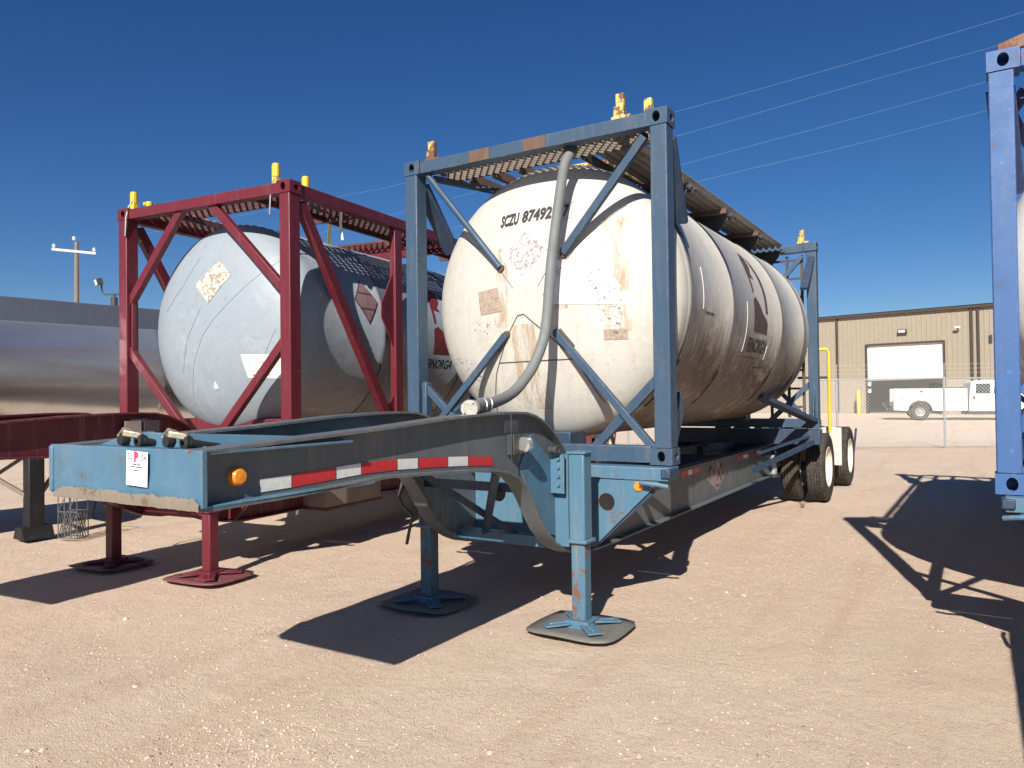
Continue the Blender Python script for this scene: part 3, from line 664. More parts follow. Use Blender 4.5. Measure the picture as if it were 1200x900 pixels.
# ------------------------------------------------------------------ chassis trailer
TOP = [(-3.35, 1.41), (-2.9, 1.43), (-2.3, 1.455), (-1.7, 1.49), (-1.3, 1.50), (-1.05, 1.50), (-.93, 1.495), (-.81, 1.47), (-.70, 1.43), (-.60, 1.375), (-.50, 1.30), (-.41, 1.22), (-.34, 1.14), (-.29, 1.075)]
BOT = [(-3.35, 1.20), (-2.9, 1.205), (-2.3, 1.225), (-1.7, 1.195), (-1.32, 1.17), (-1.17, 1.145), (-1.05, 1.10), (-.95, 1.03), (-.86, .93), (-.78, .82), (-.69, .71), (-.58, .61), (-.45, .54), (-.32, .49), (-.15, .455), (.1, .435), (.4, .43), (10.2, .43)]
def chassis(loc, rz, st, scale=None):
    P1, P2, P3 = st['a'], st['b'], st['c']    # nose/legs, beams, dark members
    root = empty('chassis_trailer', loc, rz, scale)
    for s in (-1, 1):
        beam = MB().prism(TOP+[(.12, 1.075), (.30, .85), (10.2, .85)]+BOT[::-1], 'X', s*.47, s*.455).build('side_beam', P2, root)
        mb = MB(); mb.ribbon(TOP, s*.40, s*.53, .014); mb.ribbon([(.30, .85), (10.2, .85)], s*.40, s*.53, .014)
        mb.build('top_flange', P2, beam)
        MB().ribbon(BOT, s*.40, s*.53, -.014).build('bottom_flange', P2, beam)
        MB().prism([(-.95, 1.15), (-.80, 1.35), (-.55, 1.18), (-.42, 1.06), (-.42, .60), (-.60, .66), (-.8, .9)], 'X', s*.471, s*.479).build('web_doubler', P1, beam, bevel=.003)
    # nose
    mb = MB(); nx, nz = 48, 12; vs = []
    for j in range(nz+1):
        for i in range(nx+1):
            x = -.54+1.08*i/nx; z = 1.205+.22*j/nz
            d_ = .010*noise.noise(Vector((x*4, z*9, 2)))+.004*noise.noise(Vector((x*17, z*20, 4))); e_ = min(1, i/3, (nx-i)/3)
            vs.append((x, -3.375+d_*e_, z+(.004*noise.noise(Vector((x*6, 0, 8))) if j == nz else 0)))
    vs += [(v[0], -3.355, v[2]) for v in vs]; K = (nx+1)*(nz+1); m = nx+1
    fs = [(j*m+i, j*m+i+1, (j+1)*m+i+1, (j+1)*m+i) for j in range(nz) for i in range(nx)]; fs += [tuple(K+k for k in f) for f in fs]
    rim = [i for i in range(nx+1)]+[j*m+nx for j in range(1, nz+1)]+[nz*m+i for i in range(nx-1, -1, -1)]+[j*m for j in range(nz-1, 0, -1)]
    fs += [(a, b, b+K, a+K) for a, b in zip(rim, rim[1:]+rim[:1])]
    mb.add(vs, fs); mb.build('nose_plate', P1, root)
    MB().box(-.545, -.515, -3.384, -3.36, 1.215, 1.42).build('corner_edge', P1, root, bevel=.006)
    mb = MB(); mb.box(-.53, .53, -3.353, -2.55, 1.405, 1.418); mb.box(-.53, .53, -3.353, -2.4, 1.196, 1.21); mb.build('pickup_plate', P1, root, bevel=.003)
    mb = MB(); n = 110; pts = []
    for k in range(n+1):
        x = -.50+1.03*k/n; jag = noise.noise(Vector((x*5, 0, 1)))*.012+noise.noise(Vector((x*23, 0, 1)))*.010+noise.noise(Vector((x*70, 0, 1)))*.006; e = .002+.026*min(1, k/8)*min(1, (n-k)/5+.3)
        pts.append((x, jag, e))
    vs = []
    for x, j, e in pts: vs += [(x, -3.3835, 1.195+e+.018+j), (x, -3.387-abs(j)*.12, 1.20+e*.7+j*.6), (x, -3.386, 1.193+j*.3), (x, -3.372, 1.190)]
    MB().add(vs, [(i*4+k, i*4+k+1, i*4+5+k, i*4+4+k) for i in range(n) for k in range(3)]).build('mud_crust', st['mud'], root)
    MB().prism([(-.49, 1.40), (.42, 1.40), (.18, 1.475), (-.15, 1.48)], 'Y', -3.22, -3.205).build('bracket_plate', P1, root, bevel=.003)
    MB().add([(-.15, -3.205, 1.475), (.18, -3.205, 1.47), (.42, -2.4, 1.42), (-.40, -2.4, 1.42), (.42, -3.205, 1.40), (-.49, -3.205, 1.40)],
             [(0, 1, 2, 3), (1, 4, 2), (0, 3, 5)]).build('cover_plate', P1, root, smooth=False)
    MB().tube([(-.1, -2.55, 1.36), (-.12, -1.9, 1.37), (-.15, -1.35, 1.36)], .035, 10).build('air_pipe', P1, root)
    for x in (-.10, .22):
        g = MB().lathe([(.001, -3.315), (.022, -3.315), (.026, -3.30), (.026, -3.285), (.016, -3.275)], 16, (x, 0, 1.448)).build('gladhand', BLACK, root)
        MB().lathe([(.010, -3.275), (.028, -3.27), (.028, -3.24), (.010, -3.235)], 16, (x+.055, .0, 1.442)).build('seal_ring', BLACK, g)
        MB().tube([(x-.05, -3.28, 1.44), (x-.085, -3.27, 1.465), (x-.06, -3.26, 1.495), (x-.01, -3.26, 1.485), (x+.02, -3.25, 1.46)], .008, 6).build('hook', plain('tarnished_brass', (.42, .36, .25), .4, .7, .4, 60), g)
        MB().bar((x+.0, -3.30, 1.48), (x+.06, -3.25, 1.465), .035, .03).build('coupling_body', MATS['tarnished_brass'], g, bevel=.006)
        MB().tube([(x+.09, -3.26, 1.445), (x+.11, -3.2, 1.43), (x+.07, -3.0, 1.40), (x+.02, -2.8, 1.375)], .014, 8).build('air_line', BLACK, g)
    # cross members inside the neck and main frame
    for y, z0, z1 in ((-2.2, 1.24, 1.36), (-1.3, 1.20, 1.42), (1.0, .5, .8), (2.2, .5, .8), (3.4, .5, .8), (4.6, .5, .8), (7.4, .5, .8), (9.9, .5, .8)):
        MB().box(-.454, .454, y-.04, y+.04, z0, z1).build('cross_member', P3 if y > 0 else P1, root, bevel=.004)
    MB().box(-.454, .454, -3.2, -1.4, 1.225, 1.235).build('neck_floor', P1, root)
    # bulkhead below the neck
    mb = MB(); mb.holed([(-.45, .52), (0, .52), (0, 1.06), (-.45, 1.06)], (-.23, .84), .07, .07, 'Y', -.10, -.112); mb.holed([(0.001, .52), (.45, .52), (.45, 1.06), (0.001, 1.06)], (.25, .84), .07, .07, 'Y', -.10, -.112)
    mb.build('bulkhead', P1, root)
    MB().box(-.454, .454, -.36, -.26, .50, .58).build('cross_member', P1, root, bevel=.006)
    MB().bar((.36, -1.05, 1.12), (-.22, -.32, .56), .05, .05).build('diagonal_brace', P3, root)
    MB().bar((-.40, -.85, 1.05), (.05, -.30, .56), .05, .05).build('diagonal_brace', P3, root)
    MB().bar((.40, -.15, .62), (-.1, -.15, 1.0), .04, .04).build('diagonal_brace', P3, root)
    MB().bar((-.454, -.75, .98), (.454, -.75, .98), .05, .06).build('cross_member', P3, root)
    # front bolster with outriggers
    mb = MB(); mb.box(-1.19, 1.19, -.12, .10, 1.00, 1.092)
    mb.build('bolster', P1, root, bevel=.005)
    for s in (-1, 1):
        A, B, C_, D = (s*.50, .995), (s*1.12, .995), (s*1.06, .93), (s*.62, .50)
        E_ = (s*.50, .46)
        MB().holed([A, B, C_, D, E_], (s*.72, .83), .065, .065, 'Y', -.125, -.113).build('outrigger_gusset', P1, root)
        MB().bar((s*1.07, -.10, .94), (s*.56, -.10, .47), .055, .012, (0, 1, 0)).build('gusset_lip', P3, root)
        MB().box(s*1.14, s*1.21, -.14, .04, 1.02, 1.085).build('twist_lock', P3, root, bevel=.01)
        MB().tube([(s*1.0, -.18, .99), (s*1.13, -.20, .985), (s*1.20, -.16, .97)], .016, 8).build('lock_handle', P1, root)
        m_ = MB().lathe([(.001, -.142), (.028, -.142), (.036, -.132), (.036, -.1255)], 20, (s*.97, 0, 1.015-.06)).build('marker_lamp', AMBER, root)
        # landing leg
        q = s*.66+.035; lg = MB().box(q-.060, q+.060, -.565, -.44, .60, 1.215).build('landing_leg', P1, root, bevel=.012)
        MB().box(q-.072, q+.072, -.576, -.43, 1.212, 1.225).build('leg_cap', P1, lg, bevel=.003)
        MB().box(q-.052, q+.052, -.555, -.45, .07, .615).build('inner_leg', st['leg'], lg, bevel=.01)
        MB().box(q-.078, q+.078, -.582, -.423, .60, .625).build('leg_collar', P1, lg, bevel=.006)
        mb = MB(); mb.box(s*.48, s*.584, -.53, -.515, .93, 1.20); mb.box(s*.48, s*.584, -.47, -.455, .55, 1.20)
        for z in (.99, 1.05, 1.11, 1.17): mb.lathe([(.001, -.548), (.013, -.548), (.013, -.53)], 6, (s*.545, 0, z))
        mb.build('mounting_plate', P1, lg)
        n = 7; vs = []; F = []
        hx, hy = .325, .285
        for i in range(n):
            for j in range(n):
                u, v = -1+2*i/(n-1), -1+2*j/(n-1)
                rr = max(0, abs(u)+abs(v)-1.6)*.34; X_ = u*hx*(1-rr*.8); Y_ = v*hy*(1-rr*.8)
                z = .016+.02*max(0, abs(v)-.55)+.01*noise.noise(Vector((u*1.3+loc[0], v*1.3+s, 0)))
                vs.append((q+X_, -.52+Y_, z))
        F = [(i*n+j, (i+1)*n+j, (i+1)*n+j+1, i*n+j+1) for i in range(n-1) for j in range(n-1)]
        pad = MB().add(vs, F).build('foot_pad', st['pad'], lg); sm = pad.modifiers.new('s', 'SOLIDIFY'); sm.thickness = .010
        mb = MB()
        for a in (.75, 2.35, 3.9, 5.5):
            d = Vector((cos(a), sin(a), 0)); p0 = Vector((q, -.50, 0))
            mb.bar(p0+d*.08+Vector((0, 0, .055)), p0+d*.27+Vector((0, 0, .045)), .095, .012); mb.bar(p0+d*.08+Vector((0, 0, .04)), p0+d*.23+Vector((0, 0, .035)), .012, .05)
        mb.box(q-.09, q+.09, -.59, -.41, .022, .075)
        mb.build('foot_ribs', P1, lg, bevel=.003)
        if s < 0:
            MB().tube([(-.74, -.60, 1.08), (-.77, -.62, 1.02), (-.82, -.63, .84), (-.77, -.64, .77), (-.67, -.65, .70), (-.70, -.65, .60), (-.73, -.65, .48)], .013, 8).build('crank_handle', DARK, lg)
            MB().bar((-.62, -.585, .82), (-.60, -.585, .62), .07, .02, (0, 1, 0)).build('leg_brace', P3, lg)
    # rear bolster, sub-frame, axles
    for y in (5.95, 9.6): MB().box(-1.19 if y < 7 else -.6, 1.19 if y < 7 else .6, y-.08, y+.12, .88, 1.09 if y < 7 else .98).build('bolster', P3, root, bevel=.005)
    for s in (-1, 1):
        MB().box(s*.36, s*.50, 5.6, 9.9, .72, .845).build('slider_rail', P3, root, bevel=.005)
        for yc in (6.75, 8.95):
            MB().prism([(yc-.75, .84), (yc-.55, .84), (yc-.52, .52), (yc-.62, .52)], 'X', s*.545, s*.56).build('spring_hanger', P3, root)
            MB().bar((s*.545, yc-.55, .56), (s*.545, yc+.55, .58), .075, .05).build('leaf_spring', st['rust'], root)
            MB().tube([(s*.5, yc-.62, .70), (s*.5, yc-.62, .38)], .055, 10).build('brake_chamber', st['steel'], root)
            for k, xo in enumerate((1.17, .82)):
                wheel(root, s, xo, yc, k == 0)
    for yc in (6.75, 8.95): MB().tube([(-1.05, yc, .5), (1.05, yc, .5)], .065, 12).build('axle', P3, root)
    MB().bar((.60, 4.6, .62), (1.12, 5.95, .93), .05, .06).build('bolster_strut', P3, root)
    MB().bar((.55, 5.0, .80), (1.10, 6.0, 1.02), .07, .02).build('bolster_strut', P3, root)
    # mudguard plate between the axles
    MB().box(.62, 1.14, 8.12, 8.15, .40, 1.02).build('mudguard', st['guard'], root, bevel=.01)
    MB().box(1.02, 1.06, 7.40, 7.43, .55, 1.0).build('guard_bracket', RUST, root)
    MB().tube([(1.15, 9.35, .45), (1.2, 9.4, .95)], .02, 6).build('tail_bracket', P3, root)
    # marker lamp, tape, work lamp
    MB().lathe([(.001, .505), (.028, .503), (.037, .492), (.04, .4705)], 24, (0, -3.17, 1.305), 'X').build('marker_lamp', AMBER, root)
    if st.get('tape'):
        segs = [(-3.05, -2.88, 1), (-2.875, -2.61, 0), (-2.605, -2.44, 1), (-2.435, -2.17, 0), (-2.165, -2.0, 1), (-1.995, -1.73, 0), (-1.725, -1.53, 1), (-1.525, -1.26, 0)]
        def bz(y):
            for (a, b) in zip(BOT[:-1], BOT[1:]):
                if a[0] <= y <= b[0]: return a[1]+(b[1]-a[1])*(y-a[0])/(b[0]-a[0])
        for a, b, wh in segs:
            da = .022; h_ = .055
            MB().add([(.473, a, bz(a)+da), (.473, b, bz(b)+da), (.473, b, bz(b)+da+h_), (.473, a, bz(a)+da+h_)], [(0, 1, 2, 3)]).build('reflective_tape', TAPEW if wh else TAPER, root)
        mb = MB().box(.471, .474, 2.22, 2.83, .925, .965)
        for a, b, m_ in ((2.22, 2.45, TAPER), (2.45, 2.56, TAPEW), (2.56, 2.83, TAPER), (4.3, 4.6, TAPER), (4.6, 4.85, TAPEW), (4.9, 5.3, TAPER), (5.3, 5.5, TAPEW)):
            MB().box(.4705, .4735, a, b, .765, .815).build('reflective_tape', m_, root)
        # placard with scrawl on the main beam
        MB().prism([(3.05, .66), (3.45, .455+.03), (3.85, .66), (3.45, .83)], 'X', .4705, .4725).build('placard', GREYPL, root)
        mb = MB()
        for (y0, z0, y1, z1) in ((3.15, .64, 3.2, .80), (3.2, .80, 3.35, .70), (3.35, .70, 3.40, .82), (3.45, .62, 3.62, .78), (3.45, .75, 3.62, .60), (3.40, .55, 3.52, .55), (3.60, .80, 3.70, .66)):
            mb.bar((.4745, y0, z0), (.4745, y1, z1), .022, .002, (1, 0, 0))
        mb.build('placard_scrawl', plain('faded_maroon_paint', (.16, .03, .035), .7), root)
    wl = MB().box(.472, .53, -1.10, -1.0, 1.235, 1.37).build('lamp_bracket', DARK, root, bevel=.006)
    MB().lathe([(.001, -1.035), (.035, -1.035), (.05, -1.02), (.05, -.975), (.03, -.955)], 24, (.55, .0, 1.30)).build('work_lamp', CHROME, root)
    MB().lathe([(.02, .50), (.034, .50), (.034, .52), (.028, .52), (.028, .54), (.034, .54), (.034, .56), (.02, .565), (.001, .55)], 18, (0, -.57, 1.235), 'X').build('cable_socket', DARK, root)
    MB().box(.4715, .4745, -1.13, -.96, 1.375, 1.46).build('data_plate', plain('worn_data_plate', (.25, .26, .28), .5, .3, .4, 60), root)
    return root
GREYPL = plain('worn_placard', (.24, .20, .20), .6, 0, .3, 25)
def wheel(root, s, xo, yc, outer):
    R_, W_ = .50, .26; a = s*(xo-W_/2) - 0; 
    w0 = s*xo; w1 = s*(xo-W_)   # outer face, inner face
    def X(t): return w0+(w1-w0)*t
    prof = [(.30, X(.06)), (.40, X(0)), (.462, X(.02)), (.488, X(.07)), (.497, X(.11))]
    for k in range(5):
        u0 = .11+.78*k/5; u1 = .11+.78*(k+1)/5
        prof += [(.50, X(u0+.012)), (.50, X(u1-.028)), (.486, X(u1-.022)), (.486, X(u1-.004))]
    prof += [(.497, X(.90)), (.488, X(.93)), (.462, X(.98)), (.40, X(1)), (.30, X(.94))]
    wr = MB().lathe([(.0005, X(.25)), (.05, X(.25))], 12, (0, yc, .5), 'X').build('wheel', STEEL, root)
    MB().lathe(prof, 72, (0, yc, .5), 'X').build('tyre', TYRE, wr, ang=25)
    rp_ = [(.30, X(.05)), (.285, X(.03)), (.275, X(.06)), (.265, X(.40)), (.16, X(.52)), (.13, X(.45)), (.12, X(.30) if outer else X(.45)), (.06, X(.26) if outer else X(.45)), (.001, X(.26) if outer else X(.45))]
    MB().lathe(rp_, 40, (0, yc, .5), 'X').build('rim', RIM, wr, ang=30)
TYRE = None
def tyre_mat():
    m, t, b = newmat('dusty_tyre_rubber'); N = NT(t)
    c = N.mix(N.ramp(N.noise(4, 5, .7), .4, .7, 0, .5), (.028, .027, .026), (.12, .095, .075))
    c = N.mix(N.ramp(N.noise(40, 4), .45, .7, 0, .5), c, (.16, .13, .10))
    t.links.new(c, b.inputs['Base Color']); b.inputs['Roughness'].default_value = .85; b.inputs['Specular IOR Level'].default_value = .2
    br = N.n('ShaderNodeTexVoronoi'); br.inputs['Scale'].default_value = 34; N.l(N.mapped((.6, 1, 1)), br.inputs['Vector'])
    N.bump(br.outputs['Distance'], .5, .012, b); return m
TYRE = tyre_mat(); RIM = paint('cream_rim_paint', (.72, .68, .56), rust=.1, fade=.1, dust=.25)
GG = 'container chassis trailers'
SB = dict(a=SKYB, b=SKYBG, c=BLUE_D, mud=MUD, leg=RUSTP, pad=paint('foot_pad_steel', (.15, .145, .13), rust=.3, dust=.6), rust=RUST, steel=STEEL, guard=plain('dusty_white_sheet', (.52, .50, .45), .5, 0, .12, 6), tape=True)
SR = dict(a=RED, b=RED2, c=RED2, mud=RED2, leg=RED, pad=paint('dusty_maroon_pad', (.17, .045, .05), rust=0, fade=.3, dust=.9), rust=RUST, steel=STEEL, guard=RED2)
ch1 = chassis((-1.18, 0, 0), 0, SB)
tag(ch1, 'light blue gooseneck chassis with red and white tape, parked in the middle foreground', 'trailer chassis', GG)
pr2 = rp(-1.20, 0)
ch2 = chassis((pr2.x, pr2.y, 0), TH, SR)
tag(ch2, 'maroon gooseneck chassis standing on dusty maroon landing legs', 'trailer chassis', GG)
bx = MB().box(.45, .80, .96, 1.92, .43, .72).build('underbody_box', plain('tan_primer', (.20, .165, .14), .7, 0, .15, 5), ch2, bevel=.01)
MB().box(.44, .81, .95, 1.93, .405, .43).build('box_rim', RED2, bx)
for y0, m_ in ((-1.23, plain('tan_number_plate', (.30, .25, .21), .6, 0, .1)), (-1.05, plain('dark_number_plate', (.06, .05, .055), .6, 0, .1))):
    MB().box(.532, .540, y0, y0+.15, 1.34, 1.445).build('number_plate', m_, ch2)
ch3 = copy_tree(ch1); ch3.rotation_euler = (0, 0, radians(-1.0)); ch3.location = (3.18, .03, 0); ch3.scale = (1, 1, .918)
tag(ch3, 'light blue chassis under the royal blue frame at the right edge', 'trailer chassis', GG)
# handrail stands on the middle chassis only
MB().tube([(.52, 7.9, 2.3), (.98, 7.9, 2.3), (1.0, 7.9, 2.25), (1.0, 7.9, .96)], .024, 10).build('grab_rail', YEL, ch1)
MB().tube([(.52, 7.9, 1.84), (.98, 7.9, 1.84)], .02, 8).build('grab_rail', DARK, ch1)

# hose hanging down the front of the tank and tied on the neck
hp = [(-.845, .12, 3.52), (-.855, .06, 3.44), (-.865, .03, 3.34), (-.89, .0, 3.10), (-.93, -.05, 2.68), (-.95, -.10, 2.23), (-.955, -.16, 2.03), (-.985, -.26, 1.84), (-1.0, -.37, 1.735), (-1.0, -.5, 1.655), (-.985, -.66, 1.605), (-.95, -.85, 1.575), (-.86, -1.12, 1.555), (-.76, -1.38, 1.545), (-.72, -1.48, 1.543)]
def smooth_path(P, n=6):
    P = [Vector(p) for p in P]; out = []
    for i in range(len(P)-1):
        p0, p1, p2, p3 = P[max(i-1, 0)], P[i], P[i+1], P[min(i+2, len(P)-1)]
        for k in range(n):
            t = k/n; out.append(.5*((2*p1)+(p2-p0)*t+(2*p0-5*p1+4*p2-p3)*t*t+(3*p1-p0-3*p2+p3)*t**3))
    return out+[P[-1]]
hr = empty('hose', (-.72, -1.48, 1.5))
sp = smooth_path(hp)
def rel(pts, o=Vector((-.72, -1.48, 1.5))): return [Vector(p)-o for p in pts]
MB().tube(rel(sp), .040, 18, caps=False).build('hose_body', HOSEM, hr)
MB().tube(rel(sp[-12:]), [.043+.003*(k % 2) for k in range(12)], 18, caps=False).build('ribbed_cuff', HOSEM, hr)
d = (sp[-1]-sp[-2]).normalized(); e = sp[-1]
MB().tube(rel([e-d*.04, e+d*.03, e+d*.032, e-d*.05]), [.052, .052, .036, .036], 18, caps=False).build('end_ring', plain('bare_fitting', (.5, .47, .4), .4, .7, .2, 40), hr)
MB().tube(rel([sp[0], sp[0]+Vector((0, .02, .06))]), .055, 14).build('upper_coupling', DARK, hr)
for k in (-11, -14):
    c = sp[k]; MB().tube(rel([c+Vector((.05*cos(a), 0.01*sin(a), .052*sin(a))) for a in [2*pi*i/16 for i in range(17)]]), .004, 5).build('tie_wire', STEEL, hr)
MB().tube(rel([(-.68, -1.15, 1.52), (-.645, -1.14, 1.49), (-.652, -1.13, 1.30), (-.655, -1.12, 1.15)]), .003, 5).build('tie_wire', DARK, hr)
tag(hr, 'grey hose hanging in front of the white tank, open end on the blue neck', 'hose')

# paper tag on the nose
tg = MB().box(-1.262, -1.118, -3.389, -3.3875, 1.265, 1.405).build('paper_tag', PAPER)
tg.data.transform(Matrix.Translation((1.19, 3.3885, -1.335))); tg.location = (-1.04, -3.3885, 1.342); tg.rotation_euler = (0, radians(2), 0)
tag(tg, 'white paper tag with red mark taped to the light blue nose plate', 'tag')
def tf(x0, z0): return lambda u, v: (x0+u, -.0016, z0+v)
flat_text('50', .036, INK, tg, 'handwriting', tf(-.066, .036))
flat_text('54', .036, INK, tg, 'handwriting', tf(.028, .034))
flat_text('P', .052, PINK, tg, 'logo', tf(-.018, .030), bold=.004)
for (xa, xb, z) in ((-.028, .0, .014), (.004, .026, .014), (-.040, -.012, .004), (-.008, .036, .004), (-.020, .012, -.010)):
    MB().add([(xa, -.0016, z), (xb, -.0016, z), (xb, -.0016, z+.006), (xa, -.0016, z+.006)], [(0, 1, 2, 3)]).build('printed_line', plain('dark_print', (.12, .12, .12)), tg)

# ------------------------------------------------------------------ polished tanker trailer at left
def steel_mat():
    m, t, b = newmat('polished_tanker_skin'); N = NT(t)
    f = N.noise(3, 5, .7, N.mapped((1, .5, 1))); g = N.noise(9, 5, .7, N.mapped((3, 6, .4)))
    c = N.mix(N.ramp(f, .3, .7), (.66, .68, .70), (.80, .815, .83)); c = N.mix(N.ramp(g, .55, .75, 0, .3), c, (.40, .36, .33))
    t.links.new(c, b.inputs['Base Color']); b.inputs['Metallic'].default_value = .86
    t.links.new(N.ramp(g, .3, .8, .16, .30), b.inputs['Roughness']); N.bump(N.noise(2.5, 3, .5, N.mapped((1, .6, 1))), .12, .05, b); return m
SKIN = steel_mat(); BLKP = paint('black_leg_paint', (.010, .010, .011), rust=0, fade=0, dust=.05)
def tanker():
    root = empty('tanker_trailer', (-8.5, 0, 0), radians(-4.6)); R_ = .92; zc = 1.94
    prof = [(.001, -6.35), (.4, -6.33), (.7, -6.25), (.85, -6.1), (.92, -5.85)]
    for y in (-3.5, -1.2, 1.1, 3.4, 5.7): prof += [(.92, y-.04), (.9235, y-.03), (.9235, y+.03), (.92, y+.04)]
    prof += [(.92, 7.9), (.85, 8.15), (.6, 8.3), (.001, 8.35)]
    MB().lathe(prof, 96, (0, 0, zc)).build('tank_barrel', SKIN, root)
    for s in (-1, 1):
        poly = [(s*.30, 2.89), (s*.60, 2.84), (s*.59, 2.62), (s*.62, 2.56), (s*.66, 2.56), (s*.66, 2.86), (s*.33, 2.905)]
        MB().prism(poly, 'Y', -5.9, 7.9).build('spill_dam', paint('dull_grey_blue_sheet', (.10, .12, .16), rust=0, dust=.2), root)
    MB().box(-.55, .55, -6.0, 7.5, 1.02, 1.10).build('upper_coupler', RUST, root)
    for s in (-1, 1):
        MB().box(s*.36, s*.46, -6.0, 7.5, .92, 1.02).build('frame_rail', DARK, root)
        lg = MB().box(s*.88, s*1.05, -.60, -.43, .14, 1.0).build('landing_leg', BLKP, root, bevel=.01)
        MB().prism([(s*.82, .02), (s*1.12, .02), (s*1.05, .16), (s*.88, .16)], 'Y', -.68, -.35).build('leg_foot', BLKP, lg)
        for yy in (-1.1, .1): MB().bar((s*.96, -.5, .45), (s*.5, yy, .98), .045, .045).build('leg_brace', GALV, root)
    MB().box(-.95, .95, -.62, -.42, .96, 1.03).build('leg_cross_member', GALV, root)
    MB().prism([(-.95, .95), (.95, .95), (.6, 1.15), (-.6, 1.15)], 'Y', -.75, -.3).build('landing_gear_bracket', RUST, root)
    for yc in (5.6, 6.9):
        for s in (-1, 1):
            for k, xo in enumerate((1.22, .88)): wheel(root, s, xo, yc, k == 0)
        MB().tube([(-1.05, yc, .5), (1.05, yc, .5)], .065, 12).build('axle', DARK, root)
    tag(root, 'long polished silver tanker trailer with dark sheet strip along its top', 'tanker trailer')
tanker()
# wire basket by the tanker's leg
def basket():
    root = empty('wire_basket', (-7.12, -.45, .01), radians(20), (.85, .85, .95))
    STEEL = plain('dull_wire', (.13, .13, .13), .6, .4)
    mb = MB(); 
    for (x0, y0, x1, y1) in ((-.15, 0, .15, 0), (.15, 0, .15, .2), (-.15, .2, .15, .2), (-.15, 0, -.15, .2)):
        d = Vector((x1-x0, y1-y0, 0)); n = max(3, int(d.length/.04))
        for k in range(n+1):
            a = Vector((x0, y0, 0))+d*k/n
            for o in (-1, 1):
                e = k+o*3
                if 0 <= e <= n: mb.bar(a+Vector((0, 0, .03)), Vector((x0, y0, 0))+d*e/n+Vector((0, 0, .33)), .006, .006)
    mb.build('mesh_panel', STEEL, root, smooth=False)
    mb = MB()
    for z in (.02, .34, .56):
        c = [(-.15, 0, z), (.15, 0, z), (.15, .2, z), (-.15, .2, z), (-.15, 0, z)]
        for a, b in zip(c[:-1], c[1:]): mb.tube([a, b], .007, 6)
    for x, y in ((-.15, 0), (.15, 0), (.15, .2), (-.15, .2), (-.05, 0), (.05, 0)): mb.tube([(x, y, .02), (x, y, .56)], .007, 6)
    mb.tube([(-.15, 0, .34), (-.02, 0, .56)], .006, 6); mb.tube([(0, 0, .34), (.14, 0, .54)], .006, 6)
    mb.build('basket_frame', STEEL, root)
    tag(root, 'small grey wire mesh basket standing beside the dark tanker leg', 'basket')
basket()

